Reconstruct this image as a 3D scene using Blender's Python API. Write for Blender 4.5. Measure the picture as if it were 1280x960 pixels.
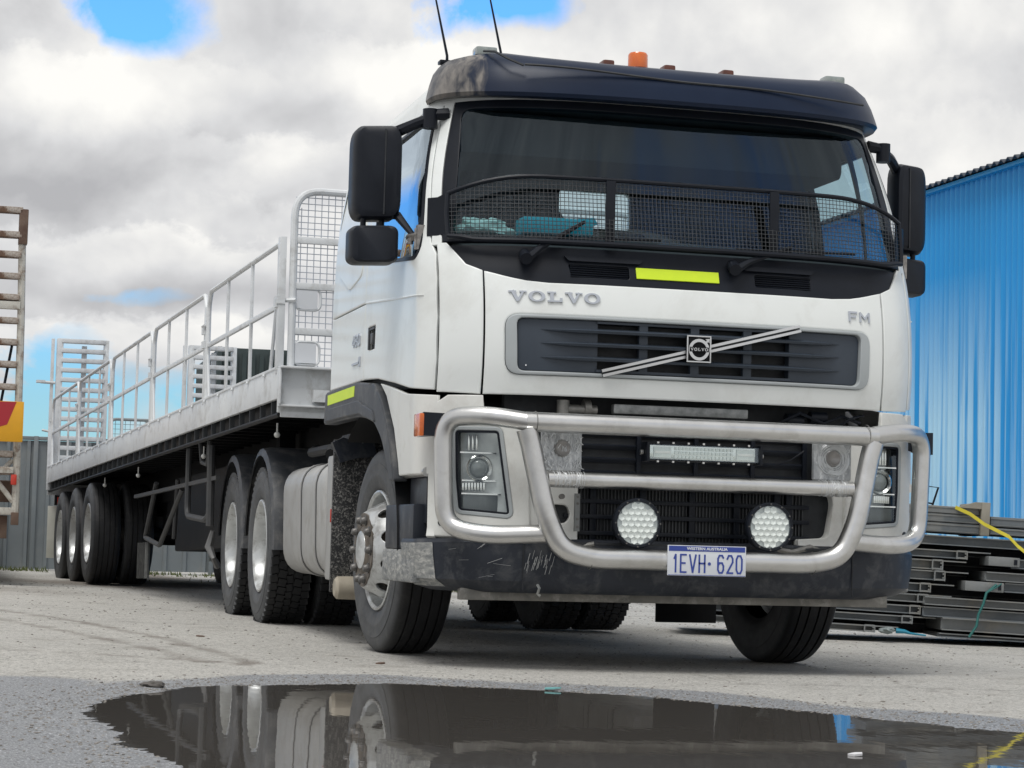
import bpy, bmesh, math, random
from mathutils import Vector, Matrix, noise
from mathutils.geometry import delaunay_2d_cdt
random.seed(7)
PI = math.pi; R = math.radians
scene = bpy.context.scene
for o in list(bpy.data.objects): bpy.data.objects.remove(o)
COL = scene.collection

# ------------------------------------------------------------------ camera
cd = bpy.data.cameras.new('camera'); cam = bpy.data.objects.new('camera', cd); COL.objects.link(cam)
cd.sensor_width = 36; cd.lens = 2783.849 / 1280 * 36; cd.clip_start = .1; cd.clip_end = 6000
cm = Matrix(((0.96528146, -0.04358333, -0.25755037), (-0.2599615, -0.06392428, -0.96350076), (0.02552884, 0.9970026, -0.07303491)))
cam.matrix_world = Matrix.Translation((-3.4656, -9.7816, .5509)) @ cm.to_4x4()
scene.camera = cam

# ------------------------------------------------------------------ sun and sky
SUN_EL, SUN_AZ = 66, -52          # azimuth of the sun measured from -Y (behind the camera) towards -X
sd = bpy.data.lights.new('sun', 'SUN'); sun = bpy.data.objects.new('sun', sd); COL.objects.link(sun)
sd.energy = 1.95; sd.angle = R(28); sd.color = (1, .98, .945)
_a = R(180 + 38)                   # compass heading of the sun: atan2(x, y)
sdir = Vector((math.sin(_a) * math.cos(R(SUN_EL)), math.cos(_a) * math.cos(R(SUN_EL)), math.sin(R(SUN_EL))))
sun.rotation_euler = sdir.to_track_quat('Z', 'Y').to_euler()
W = bpy.data.worlds.new('World'); scene.world = W; W.use_nodes = True
wt = W.node_tree; wt.nodes.clear()
def N(t, typ, **kw):
    n = t.nodes.new(typ)
    for k, v in kw.items(): setattr(n, k, v)
    return n
def math_(t, op, a, b=None, c=None, clamp=False):
    n = N(t, 'ShaderNodeMath', operation=op, use_clamp=clamp)
    for i, v in enumerate((a, b, c)):
        if v is None: continue
        if isinstance(v, (int, float)): n.inputs[i].default_value = v
        else: t.links.new(v, n.inputs[i])
    return n.outputs[0]
def mixc(t, f, a, b, typ='MIX'):
    n = N(t, 'ShaderNodeMix', data_type='RGBA', blend_type=typ)
    for i, v in ((0, f), (6, a), (7, b)):
        if isinstance(v, (int, float)): n.inputs[i].default_value = v
        elif isinstance(v, tuple): n.inputs[i].default_value = (*v[:3], 1)
        else: t.links.new(v, n.inputs[i])
    return n.outputs[2]
def ramp(t, f, stops):
    n = N(t, 'ShaderNodeValToRGB'); cr = n.color_ramp
    while len(cr.elements) < len(stops): cr.elements.new(.5)
    for e, (p, c) in zip(cr.elements, stops):
        e.position = p; e.color = (c, c, c, 1) if isinstance(c, (int, float)) else (*c, 1)
    t.links.new(f, n.inputs[0]); return n.outputs[0]
def noise_(t, vec, scale, detail=5, rough=.55, dist=0):
    n = N(t, 'ShaderNodeTexNoise'); n.inputs['Scale'].default_value = scale
    n.inputs['Detail'].default_value = detail; n.inputs['Roughness'].default_value = rough
    n.inputs['Distortion'].default_value = dist
    if vec is not None: t.links.new(vec, n.inputs['Vector'])
    return n.outputs[0]
def build_sky():
    t = wt
    tc = N(t, 'ShaderNodeTexCoord').outputs['Generated']
    sky = N(t, 'ShaderNodeTexSky', sky_type='NISHITA', sun_disc=False)
    sky.sun_elevation = R(SUN_EL); sky.sun_rotation = _a; sky.air_density = 1.0; sky.dust_density = .6; sky.ozone_density = 2.0
    sep = N(t, 'ShaderNodeSeparateXYZ'); t.links.new(tc, sep.inputs[0])
    x, y, z = sep.outputs
    az = math_(t, 'MULTIPLY', math_(t, 'ARCTAN2', x, y), 180 / PI)
    el = math_(t, 'MULTIPLY', math_(t, 'ARCSINE', z), 180 / PI)
    # flat cloud layer coordinates: clouds crowd together towards the horizon
    zz = math_(t, 'ADD', math_(t, 'MAXIMUM', z, 0), .16)
    cv = N(t, 'ShaderNodeCombineXYZ')
    t.links.new(math_(t, 'MULTIPLY', az, .105), cv.inputs[0])
    t.links.new(math_(t, 'MULTIPLY', math_(t, 'LOGARITHM', zz, 2.718), 2.3), cv.inputs[1])
    n1 = noise_(t, cv.outputs[0], 1.0, 9, .56, .25)
    n2 = noise_(t, cv.outputs[0], 3.1, 8, .6, .2)
    mp = N(t, 'ShaderNodeMapping'); mp.inputs['Location'].default_value = (3.1, 1.7 + .12, 0); t.links.new(cv.outputs[0], mp.inputs[0])
    n1u = noise_(t, mp.outputs[0], 1.6, 7, .55, .2)
    wob = math_(t, 'MULTIPLY', math_(t, 'SUBTRACT', n2, .5), 5.0)
    wob2 = math_(t, 'MULTIPLY', math_(t, 'SUBTRACT', n1u, .5), 5.0)
    azw = math_(t, 'ADD', az, wob); elw = math_(t, 'ADD', el, math_(t, 'MULTIPLY', wob2, .6))
    def blob(a, e, ra, re):
        p = math_(t, 'POWER', math_(t, 'DIVIDE', math_(t, 'SUBTRACT', azw, a), ra), 2)
        q = math_(t, 'POWER', math_(t, 'DIVIDE', math_(t, 'SUBTRACT', elw, e), re), 2)
        return math_(t, 'EXPONENT', math_(t, 'MULTIPLY', math_(t, 'ADD', p, q), -1))
    def total(bl):
        s = None
        for w, *b in bl:
            v = math_(t, 'MULTIPLY', blob(*b), w); s = v if s is None else math_(t, 'ADD', s, v)
        return s
    gaps = total([(1.05, 4.8, 13.4, 2.0, 1.0), (1.0, 14.2, 13.7, 2.0, .9), (1.15, 3.4, 3.3, 1.5, 2.0), (.75, 7.2, 3.2, 2.6, 1.0),
                  (.45, 5.6, 6.3, 1.6, .35), (.5, 40, 24, 6, 3), (1.2, -16, 9, 9, 5), (.5, -25, 22, 7, 3), (.6, 90, 30, 14, 6), (.5, -80, 26, 16, 7),
                  (.5, 150, 35, 20, 8), (.45, -150, 28, 18, 7), (.5, -40, 50, 20, 6), (.4, 60, 55, 20, 6)])
    cover = math_(t, 'SUBTRACT', 1.0, ramp(t, math_(t, 'ADD', gaps, math_(t, 'MULTIPLY', math_(t, 'SUBTRACT', n2, .5), .75)), [(.28, 0), (.72, 1)]))
    bright = total([(.35, 8.3, 9.9, 1.2, .8), (.4, 4.5, 11.4, 3.4, .9), (.2, 4.5, 5.0, 4.0, .5), (.6, 13.0, 12.0, 5, 1.0),
                    (.3, 22, 13.5, 6, 1.2), (.35, 26, 9, 4, 1.5)])
    dark = total([(.62, 4.0, 9.0, 5.0, 1.0), (.45, 6.5, 6.3, 4.5, .5), (.35, 2, 10.2, 3, .6), (.30, 21, 10.8, 6, 1.2), (.35, 9.5, 11.3, 2.5, .6), (.4, 3, 3.9, 4, .4), (.35, 1.0, 13.2, 1.6, .8), (.3, 9.5, 13.2, 2.0, .6)])
    def relief(sc, dy, det=5):
        ma = N(t, 'ShaderNodeMapping'); ma.inputs['Location'].default_value = (dy * .35, dy, 0); t.links.new(cv.outputs[0], ma.inputs[0])
        return math_(t, 'SUBTRACT', noise_(t, cv.outputs[0], sc, det, .52, .3), noise_(t, ma.outputs[0], sc, det, .52, .3))
    body = math_(t, 'ADD', .44, math_(t, 'MULTIPLY', math_(t, 'SUBTRACT', n1, .5), .8))
    n5 = noise_(t, cv.outputs[0], 7.5, 7, .62, .35)
    body = math_(t, 'ADD', body, math_(t, 'MULTIPLY', math_(t, 'SUBTRACT', n2, .5), .35))
    body = math_(t, 'ADD', body, math_(t, 'MULTIPLY', math_(t, 'SUBTRACT', n5, .5), .14))
    body = math_(t, 'ADD', body, math_(t, 'MULTIPLY', relief(1.5, .16, 4), 1.15)); body = math_(t, 'ADD', body, math_(t, 'MULTIPLY', relief(3.6, .07, 4), .45))
    n6 = noise_(t, cv.outputs[0], 18, 6, .65, .3); body = math_(t, 'ADD', body, math_(t, 'MULTIPLY', math_(t, 'SUBTRACT', n6, .5), .06))
    body = math_(t, 'ADD', body, math_(t, 'MULTIPLY', math_(t, 'SUBTRACT', bright, dark), .62))
    # stacked cumulus: each bank has a crisp bumpy top that fades downwards into its grey base
    bump_ = math_(t, 'ADD', math_(t, 'MULTIPLY', math_(t, 'SUBTRACT', n2, .5), 2.6), math_(t, 'MULTIPLY', math_(t, 'SUBTRACT', n5, .5), 1.3))
    for e0, a0, ra, wt_, fall in ((7.75, 4.5, 5.5, .30, .9), (5.75, 4.0, 6.0, .34, .8), (12.3, 3.5, 4.5, .18, 1.6), (10.6, 8.6, 2.2, .26, 1.0), (12.9, 12.5, 3.2, .20, 1.2), (8.6, 9.5, 2.5, .16, .9),
                                  (11.5, 24.0, 6.0, .10, 1.6), (13.5, -14, 9, .2, 1.4), (18, 12, 12, .2, 2), (16, 45, 16, .2, 2), (24, 70, 20, .2, 3), (20, -60, 22, .2, 3), (26, -120, 30, .2, 3), (28, 150, 40, .2, 3)):
        d_ = math_(t, 'SUBTRACT', math_(t, 'ADD', bump_, e0), el)
        st_ = math_(t, 'MULTIPLY', math_(t, 'MULTIPLY', d_, 3.2, clamp=True), math_(t, 'EXPONENT', math_(t, 'MULTIPLY', math_(t, 'MAXIMUM', d_, 0), -1 / fall)))
        mk_ = math_(t, 'EXPONENT', math_(t, 'MULTIPLY', math_(t, 'POWER', math_(t, 'DIVIDE', math_(t, 'SUBTRACT', az, a0), ra), 4), -1))
        body = math_(t, 'ADD', body, math_(t, 'MULTIPLY', math_(t, 'MULTIPLY', st_, mk_), wt_))
    n = N(t, 'ShaderNodeValToRGB'); cr = n.color_ramp; cr.elements.new(.5)
    for e_, (p, c) in zip(cr.elements, [(.04, (3.6, 3.62, 3.75)), (.46, (5.5, 5.52, 5.58)), (.86, (7.6, 7.5, 7.22))]):
        e_.position = p; e_.color = (*[v / 10 for v in c], 1)
    t.links.new(body, n.inputs[0])
    cl = mixc(t, 1.0, n.outputs[0], (10, 10, 10), 'MULTIPLY')
    blue = mixc(t, 1.0, sky.outputs[0], mixc(t, math_(t, 'MULTIPLY', math_(t, 'SUBTRACT', el, 3.5), .11, clamp=True), (.55, .86, 1.08), (.62, 1.30, 1.95)), 'MULTIPLY')
    col = mixc(t, cover, blue, cl)
    bg = N(t, 'ShaderNodeBackground'); bg.inputs[1].default_value = .115
    t.links.new(col, bg.inputs[0])
    ow = N(t, 'ShaderNodeOutputWorld'); t.links.new(bg.outputs[0], ow.inputs[0])
build_sky()
scene.view_settings.view_transform = 'Standard'; scene.view_settings.look = 'None'
scene.view_settings.exposure = .20; scene.view_settings.gamma = 1
scene.render.resolution_x = 1024; scene.render.resolution_y = 768
scene.render.engine = 'CYCLES'
scene.cycles.max_bounces = 7; scene.cycles.transparent_max_bounces = 12

# ------------------------------------------------------------------ materials
MATS = {}
def mat(name, col, rough=.5, metal=0, var=None, vscale=4, bump=0, bscale=40, coat=0, dirt=None, dscale=3, damt=.5, spec=None, rvar=0, stretch=None):
    """var: second colour mixed by soft noise; dirt: (colour) mixed by high contrast noise."""
    if name in MATS: return MATS[name]
    m = bpy.data.materials.new(name); m.use_nodes = True; t = m.node_tree; p = t.nodes['Principled BSDF']
    p.inputs['Base Color'].default_value = (*col, 1); p.inputs['Roughness'].default_value = rough; p.inputs['Metallic'].default_value = metal
    if coat: p.inputs['Coat Weight'].default_value = coat; p.inputs['Coat Roughness'].default_value = .08
    if spec is not None: p.inputs['Specular IOR Level'].default_value = spec
    vec = N(t, 'ShaderNodeTexCoord').outputs['Object']
    if stretch:
        mp = N(t, 'ShaderNodeMapping'); mp.inputs['Scale'].default_value = stretch; t.links.new(vec, mp.inputs[0]); vec = mp.outputs[0]
    c = None
    if var:
        c = mixc(t, ramp(t, noise_(t, vec, vscale, 6, .6), [(.3, 0), (.7, 1)]), col, var)
    if dirt:
        f = math_(t, 'MULTIPLY', ramp(t, noise_(t, vec, dscale, 9, .68, .4), [(.5, 0), (.66, 1)]), damt)
        c = mixc(t, f, c if c is not None else col, dirt)
    if c is not None: t.links.new(c, p.inputs['Base Color'])
    if rvar:
        t.links.new(math_(t, 'ADD', rough - rvar / 2, math_(t, 'MULTIPLY', noise_(t, vec, vscale * 1.7, 6, .65), rvar)), p.inputs['Roughness'])
    if bump:
        b = N(t, 'ShaderNodeBump'); b.inputs['Strength'].default_value = bump; b.inputs['Distance'].default_value = .01
        t.links.new(noise_(t, vec, bscale, 6, .6), b.inputs['Height']); t.links.new(b.outputs[0], p.inputs['Normal'])
    MATS[name] = m; return m
WHITE = mat('white_paint', (.81, .835, .82), .36, var=(.77, .80, .785), vscale=1.4, coat=.28, dirt=(.42, .40, .35), dscale=2.3, damt=.22, rvar=.15)
WHITE_D = mat('dusty_white_paint', (.74, .75, .72), .42, var=(.67, .67, .64), vscale=3, dirt=(.40, .37, .32), dscale=5, damt=.30, rvar=.2)
TRLW = mat('trailer_white_paint', (.70, .72, .73), .45, var=(.58, .60, .62), vscale=2.2, dirt=(.34, .33, .31), dscale=6, damt=.5)
BLK = mat('black_plastic', (.006, .008, .013), .42, var=(.011, .014, .021), vscale=5, rvar=.2, spec=.24)
DKBLUE = mat('dark_visor_plastic', (.006, .013, .034), .36, var=(.010, .020, .046), vscale=2, rvar=.1, spec=.22)
SMOKE = mat('dusty_smoked_plastic', (.045, .045, .05), .34, var=(.11, .10, .10), vscale=7, dirt=(.24, .22, .21), dscale=9, damt=.5, coat=.1)
GREYP = mat('dark_grey_plastic', (.030, .034, .042), .5, var=(.052, .056, .062), vscale=6, dirt=(.25, .24, .22), dscale=7, damt=.3)
BUMPM = mat('scuffed_bumper_plastic', (.015, .019, .028), .42, var=(.026, .031, .042), vscale=4, spec=.35, dirt=(.32, .32, .31), dscale=9, damt=.14, rvar=.2)
DUSTY = mat('caked_dust_on_plastic', (.33, .335, .32), .7, var=(.12, .13, .14), vscale=16, dirt=(.52, .51, .48), dscale=26, damt=.8, bump=.3, stretch=(1, .8, 1.8))
CHAS = mat('dark_chassis_paint', (.006, .007, .009), .6, var=(.014, .014, .015), vscale=6, spec=.25)
RUB = mat('tyre_rubber', (.017, .019, .023), .62, var=(.038, .040, .043), vscale=5, dirt=(.13, .125, .115), dscale=9, damt=.42, bump=.15, bscale=80)
def dust_sides():
    t = RUB.node_tree; p = t.nodes['Principled BSDF']; src = p.inputs['Base Color'].links[0].from_socket
    vec = N(t, 'ShaderNodeTexCoord').outputs['Object']; sp = N(t, 'ShaderNodeSeparateXYZ'); t.links.new(vec, sp.inputs[0])
    f = math_(t, 'MULTIPLY', math_(t, 'SUBTRACT', math_(t, 'ABSOLUTE', sp.outputs[0]), .120), 60, clamp=True)
    g = math_(t, 'MULTIPLY', f, ramp(t, noise_(t, vec, 7, 8, .7, .5), [(.35, .25), (.7, 1)]))
    c = mixc(t, math_(t, 'MULTIPLY', g, .75), src, (.105, .11, .115))
    t.links.new(mixc(t, math_(t, 'SUBTRACT', 1.0, f, clamp=True), c, (.35, .35, .37), 'MULTIPLY'), p.inputs['Base Color'])
dust_sides()
def smoke_end():
    t = DKBLUE.node_tree; p = t.nodes['Principled BSDF']; src = p.inputs['Base Color'].links[0].from_socket
    vec = N(t, 'ShaderNodeTexCoord').outputs['Object']; sp = N(t, 'ShaderNodeSeparateXYZ'); t.links.new(vec, sp.inputs[0])
    mp = N(t, 'ShaderNodeMapping'); mp.inputs['Scale'].default_value = (3.2, 1.5, 1.1); t.links.new(vec, mp.inputs[0]); n = noise_(t, mp.outputs[0], 4.2, 6, .6, .8)
    f = math_(t, 'MULTIPLY', math_(t, 'SUBTRACT', math_(t, 'MULTIPLY', math_(t, 'SUBTRACT', n, .5), .35), math_(t, 'ADD', sp.outputs[0], .93)), 12, clamp=True)
    d = mixc(t, ramp(t, n, [(.38, 0), (.62, 1)]), (.045, .047, .055), (.20, .185, .17))
    t.links.new(mixc(t, f, src, d), p.inputs['Base Color'])
smoke_end()
RIMW = mat('white_wheel_paint', (.68, .70, .70), .32, metal=.35, var=(.46, .47, .465), vscale=9, dirt=(.17, .155, .14), dscale=12, damt=.6)
NUT = mat('greasy_wheel_nut', (.10, .10, .10), .45, metal=.6, var=(.2, .19, .18), vscale=30)
ALU = mat('polished_aluminium', (.70, .70, .69), .32, metal=1, var=(.60, .60, .59), vscale=5, dirt=(.38, .37, .34), dscale=7, damt=.32, rvar=.18, bump=.03, bscale=60)
CHR = mat('chrome', (.72, .73, .75), .12, metal=1)
SILV = mat('silver_grille_trim', (.42, .45, .46), .5, metal=.1, var=(.36, .39, .40), vscale=3)
SLATE = mat('slate_grille_plastic', (.030, .042, .060), .5, var=(.042, .055, .074), vscale=3)
RAD = mat('radiator_core', (.010, .012, .015), .6, var=(.03, .034, .04), vscale=14)
YEL = mat('fluorescent_yellow_tape', (.68, .86, .02), .45, var=(.60, .80, .02), vscale=10)
AMB = mat('amber_lens', (.75, .17, .02), .18, var=(.55, .10, .01), vscale=12, coat=.6)
AMBD = mat('dull_amber_lens', (.15, .05, .03), .3, var=(.09, .03, .02), vscale=25)
REDL = mat('red_lens', (.55, .05, .03), .25)
CLR = mat('clear_lamp_lens', (.35, .42, .42), .12, coat=.5)
LAMPB = mat('lamp_inner_grey', (.86, .89, .88), .32, var=(.62, .65, .65), vscale=12)
REFL = mat('lamp_reflector', (.82, .83, .82), .14, metal=1)
LED = mat('led_reflector_cells', (.95, .96, .93), .3, var=(.84, .86, .84), vscale=50)
GLINT = mat('glinting_lamp_lens', (.34, .36, .38), .3, dirt=(.92, .94, .94), dscale=30, damt=1.0, var=(.6, .62, .63), vscale=40, stretch=(1.2, 1, .6))  # sparkle of the clear lens painted in as white mottling
PLW = mat('number_plate_white', (.66, .69, .74), .4)
PLB = mat('number_plate_blue', (.03, .06, .30), .4)
TANKM = mat('dusty_grey_tank', (.43, .43, .42), .45, metal=.15, var=(.34, .34, .33), vscale=4, dirt=(.26, .24, .21), dscale=6, damt=.5)
MUD = mat('mud_speckled_guard', (.016, .017, .019), .6, dirt=(.36, .35, .33), dscale=100, damt=.8)
CREAM = mat('cream_cylinder', (.44, .40, .32), .6, var=(.33, .29, .23), vscale=9)
INT = mat('cab_interior_trim', (.05, .055, .06), .7, var=(.07, .075, .08), vscale=4)
SEAT = mat('seat_fabric', (.03, .034, .045), .85, var=(.05, .055, .065), vscale=30)
TEAL = mat('teal_plastic', (.0, .42, .52), .4)
RAG = mat('pale_green_cloth', (.62, .80, .70), .8, var=(.5, .62, .55), vscale=20)
RUSTY = mat('rusty_white_ramp_paint', (.10, .055, .035), .7, var=(.17, .10, .06), vscale=12, dirt=(.60, .56, .50), dscale=7, damt=.75)
RAMPW = mat('aged_cream_ramp_paint', (.58, .56, .50), .6, var=(.48, .46, .41), vscale=5, dirt=(.16, .09, .05), dscale=12, damt=.7)
DRUST = mat('dark_rust', (.09, .05, .035), .75, var=(.16, .11, .08), vscale=9)
BRDY = mat('marker_board_yellow', (.80, .40, .02), .4, var=(.7, .35, .02), vscale=5)
BRDR = mat('marker_board_red', (.38, .02, .03), .4)
FENM = mat('grey_fence_steel', (.20, .225, .235), .45, var=(.17, .19, .20), vscale=1.5, dirt=(.30, .30, .28), dscale=2.5, damt=.3)
GALV = mat('galvanised_steel', (.17, .19, .205), .5, metal=.1, var=(.11, .125, .135), vscale=3, dirt=(.30, .29, .26), dscale=4, damt=.4)
GALV2 = mat('dull_galvanised_steel', (.24, .25, .25), .55, metal=.1, var=(.16, .17, .17), vscale=5, dirt=(.33, .29, .22), dscale=5, damt=.35)
TIMB = mat('weathered_beige_block', (.32, .30, .25), .75, var=(.24, .22, .18), vscale=8)
STRAPY = mat('yellow_webbing', (.75, .66, .06), .65, var=(.6, .5, .04), vscale=25)
STRAPG = mat('green_webbing', (.02, .13, .12), .7)
CONT = mat('dark_green_container', (.016, .03, .03), .6, var=(.03, .045, .045), vscale=3)
STONE = mat('wet_gravel', (.16, .15, .14), .7, var=(.30, .28, .25), vscale=20)
GRASS = mat('short_weeds', (.07, .10, .03), .8, var=(.13, .14, .05), vscale=9)
def glass_mat(name, tint, refl, fmul=1.0):
    m = bpy.data.materials.new(name); m.use_nodes = True; t = m.node_tree; t.nodes.clear()
    o = N(t, 'ShaderNodeOutputMaterial'); tr = N(t, 'ShaderNodeBsdfTransparent'); gl = N(t, 'ShaderNodeBsdfGlossy')
    tr.inputs[0].default_value = (*tint, 1); gl.inputs['Roughness'].default_value = .015; gl.inputs[0].default_value = (.78, .90, 1, 1)
    ge = N(t, 'ShaderNodeNewGeometry'); dp = N(t, 'ShaderNodeVectorMath', operation='DOT_PRODUCT'); t.links.new(ge.outputs['Normal'], dp.inputs[0]); t.links.new(ge.outputs['Incoming'], dp.inputs[1])
    c = math_(t, 'ABSOLUTE', dp.outputs['Value']); k = math_(t, 'POWER', math_(t, 'SUBTRACT', 1.0, c, clamp=True), 5)
    f = math_(t, 'MULTIPLY', math_(t, 'ADD', math_(t, 'MULTIPLY', k, .94), .05), fmul); f = math_(t, 'ADD', f, refl, clamp=True)
    mx = N(t, 'ShaderNodeMixShader'); t.links.new(f, mx.inputs[0]); t.links.new(tr.outputs[0], mx.inputs[1]); t.links.new(gl.outputs[0], mx.inputs[2])
    t.links.new(mx.outputs[0], o.inputs[0]); MATS[name] = m; return m
GLS = glass_mat('tinted_windscreen_glass', (.60, .76, .82), .005, .95)
GLSS = glass_mat('side_window_glass', (.62, .74, .78), .02, 1.9)
LENS = glass_mat('clear_lens_glass', (.95, .97, .96), .02, 1.0)

# ------------------------------------------------------------------ mesh tools
class MB:
    def __init__(s): s.v = []; s.f = []
    def add(s, vs, fs):
        b = len(s.v); s.v += [tuple(p) for p in vs]; s.f += [tuple(b + i for i in f) for f in fs]; return s
    def box(s, c, d, rot=None, bev=0):
        hx, hy, hz = d[0] / 2, d[1] / 2, d[2] / 2
        M = Matrix.Identity(3) if rot is None else rot; c = Vector(c)
        if not bev:
            vs = [c + M @ Vector((x * hx, y * hy, z * hz)) for x in (-1, 1) for y in (-1, 1) for z in (-1, 1)]
            return s.add(vs, [(0, 1, 3, 2), (4, 6, 7, 5), (0, 4, 5, 1), (2, 3, 7, 6), (0, 2, 6, 4), (1, 5, 7, 3)])
        bm = bmesh.new(); bmesh.ops.create_cube(bm, size=1)
        bmesh.ops.scale(bm, vec=(2 * hx, 2 * hy, 2 * hz), verts=bm.verts)
        bmesh.ops.bevel(bm, geom=bm.edges[:], offset=min(bev, .49 * min(d)), segments=2, profile=.6, affect='EDGES')
        bm.verts.ensure_lookup_table()
        s.add([c + M @ v.co for v in bm.verts], [[v.index for v in f.verts] for f in bm.faces]); bm.free(); return s
    def tube(s, pts, r, n=8, closed=False, cap=True):
        pts = [Vector(p) for p in pts]; m = len(pts)
        if m < 2: return s
        tg = []
        for i in range(m):
            a = pts[(i - 1) % m] if (closed or i > 0) else pts[i]; b = pts[(i + 1) % m] if (closed or i < m - 1) else pts[i]
            tg.append((b - a).normalized())
        up = Vector((0, 0, 1)) if abs(tg[0].z) < .9 else Vector((1, 0, 0))
        u = tg[0].cross(up).normalized(); vs = []; rs = r if isinstance(r, (list, tuple)) else [r] * m
        for i in range(m):
            u = (u - tg[i] * u.dot(tg[i])).normalized(); w = tg[i].cross(u)
            for k in range(n):
                a = 2 * PI * k / n; vs.append(pts[i] + (u * math.cos(a) + w * math.sin(a)) * rs[i])
        fs = []
        for i in range(m if closed else m - 1):
            for k in range(n):
                a = i * n + k; b = i * n + (k + 1) % n; j = (i + 1) % m
                fs.append((a, b, j * n + (k + 1) % n, j * n + k))
        if cap and not closed: fs += [tuple(range(n))[::-1], tuple(range((m - 1) * n, m * n))]
        return s.add(vs, fs)
    def cyl(s, a, b, r, n=16): return s.tube([a, b], r, n)
    def lathe(s, prof, n=48, origin=(0, 0, 0), axis='X', closed=False):
        """prof: (axial, radius) pairs"""
        vs = []; o = Vector(origin)
        for a, r in prof:
            for k in range(n):
                t = 2 * PI * k / n; c, d = r * math.cos(t), r * math.sin(t)
                vs.append(o + (Vector((a, c, d)) if axis == 'X' else Vector((c, a, d)) if axis == 'Y' else Vector((c, d, a))))
        fs = []
        for i in range(len(prof) - (0 if closed else 1)):
            j = (i + 1) % len(prof)
            for k in range(n): fs.append((i * n + k, i * n + (k + 1) % n, j * n + (k + 1) % n, j * n + k))
        if not closed:
            if prof[0][1] > 1e-4: pass
        return s.add(vs, fs)
    def disc(s, c, r, n=24, axis='Y', sy=1):
        c = Vector(c); vs = []
        for k in range(n):
            t = 2 * PI * k / n; a, b = r * math.cos(t), r * math.sin(t) * sy
            vs.append(c + (Vector((a, 0, b)) if axis == 'Y' else Vector((0, a, b)) if axis == 'X' else Vector((a, b, 0))))
        return s.add(vs, [tuple(range(n))])
    def prism(s, poly, fn, d0, d1):
        """poly 2D list -> fn(u, v, depth)"""
        n = len(poly); vs = [fn(u, v, d0) for u, v in poly] + [fn(u, v, d1) for u, v in poly]
        return s.add(vs, [tuple(range(n)), tuple(range(2 * n - 1, n - 1, -1))] + [(i, (i + 1) % n, n + (i + 1) % n, n + i) for i in range(n)])
    def build(s, name, m, parent=None, loc=None, kind=None, label=None, sharp=32, rot=None):
        me = bpy.data.meshes.new(name); me.from_pydata(s.v, [], s.f); me.validate()
        bm = bmesh.new(); bm.from_mesh(me); bmesh.ops.recalc_face_normals(bm, faces=bm.faces); bm.to_mesh(me); bm.free()
        me.polygons.foreach_set('use_smooth', [True] * len(me.polygons)); me.set_sharp_from_angle(angle=R(sharp))
        me.materials.append(m); return link(name, me, parent, loc, kind, label, rot)
def link(name, me, parent=None, loc=None, kind=None, label=None, rot=None):
    o = bpy.data.objects.new(name, me); COL.objects.link(o)
    if parent: o.parent = parent
    if loc is not None: o.location = loc
    if rot is not None: o.rotation_euler = rot
    if kind: o['kind'] = kind
    if label: o['label'] = label
    return o
def tag(o, label, cat, group=None):
    o['label'] = label; o['category'] = cat
    if group: o['group'] = group
    return o
def thing(name, label, cat, loc=(0, 0, 0), rot=(0, 0, 0), group=None):
    o = bpy.data.objects.new(name, None); COL.objects.link(o); o.location = loc; o.rotation_euler = rot; o.empty_display_size = .2
    return tag(o, label, cat, group)
def lerp(keys, z):
    if z <= keys[0][0]: return keys[0][1]
    for (a, b), (c, d) in zip(keys, keys[1:]):
        if z <= c: return b + (d - b) * (z - a) / (c - a)
    return keys[-1][1]
def slerp(keys, z):
    """smooth curve through the keys"""
    if z <= keys[0][0]: return keys[0][1]
    if z >= keys[-1][0]: return keys[-1][1]
    for i in range(len(keys) - 1):
        (a, b), (c, d) = keys[i], keys[i + 1]
        if z <= c:
            m0 = (d - keys[i - 1][1]) / (c - keys[i - 1][0]) if i else (d - b) / (c - a); k2 = keys[i + 2] if i + 2 < len(keys) else (c, d)
            m1 = (k2[1] - b) / (k2[0] - a); t = (z - a) / (c - a); h = c - a
            return (2 * t ** 3 - 3 * t * t + 1) * b + (t ** 3 - 2 * t * t + t) * h * m0 + (-2 * t ** 3 + 3 * t * t) * d + (t ** 3 - t * t) * h * m1
def rpoly(pts, rs, seg=5):
    """round the corners of a closed 2D polygon"""
    out = []; n = len(pts)
    if isinstance(rs, (int, float)): rs = [rs] * n
    for i in range(n):
        p = Vector(pts[i]); a = Vector(pts[i - 1]); b = Vector(pts[(i + 1) % n]); r = rs[i]
        da = a - p; db = b - p; r = min(r, .48 * da.length, .48 * db.length)
        if r < 1e-4: out.append(tuple(p)); continue
        p0 = p + da.normalized() * r; p1 = p + db.normalized() * r
        for k in range(seg + 1):
            t = k / seg; out.append(tuple(p0 * (1 - t) ** 2 + p * 2 * t * (1 - t) + p1 * t * t))
    return out
def fillet(pts, r, seg=5):
    out = [Vector(pts[0])]
    for i in range(1, len(pts) - 1):
        p, a, b = Vector(pts[i]), Vector(pts[i - 1]), Vector(pts[i + 1]); rr = min(r, .48 * (a - p).length, .48 * (b - p).length)
        p0 = p + (a - p).normalized() * rr; p1 = p + (b - p).normalized() * rr
        for k in range(seg + 1):
            t = k / seg; out.append(p0 * (1 - t) ** 2 + p * 2 * t * (1 - t) + p1 * t * t)
    out.append(Vector(pts[-1])); return out
def inside(p, poly):
    x, y = p; c = False; n = len(poly); j = n - 1
    for i in range(n):
        xi, yi = poly[i]; xj, yj = poly[j]
        if (yi > y) != (yj > y) and x < (xj - xi) * (y - yi) / (yj - yi) + xi: c = not c
        j = i
    return c
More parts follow.
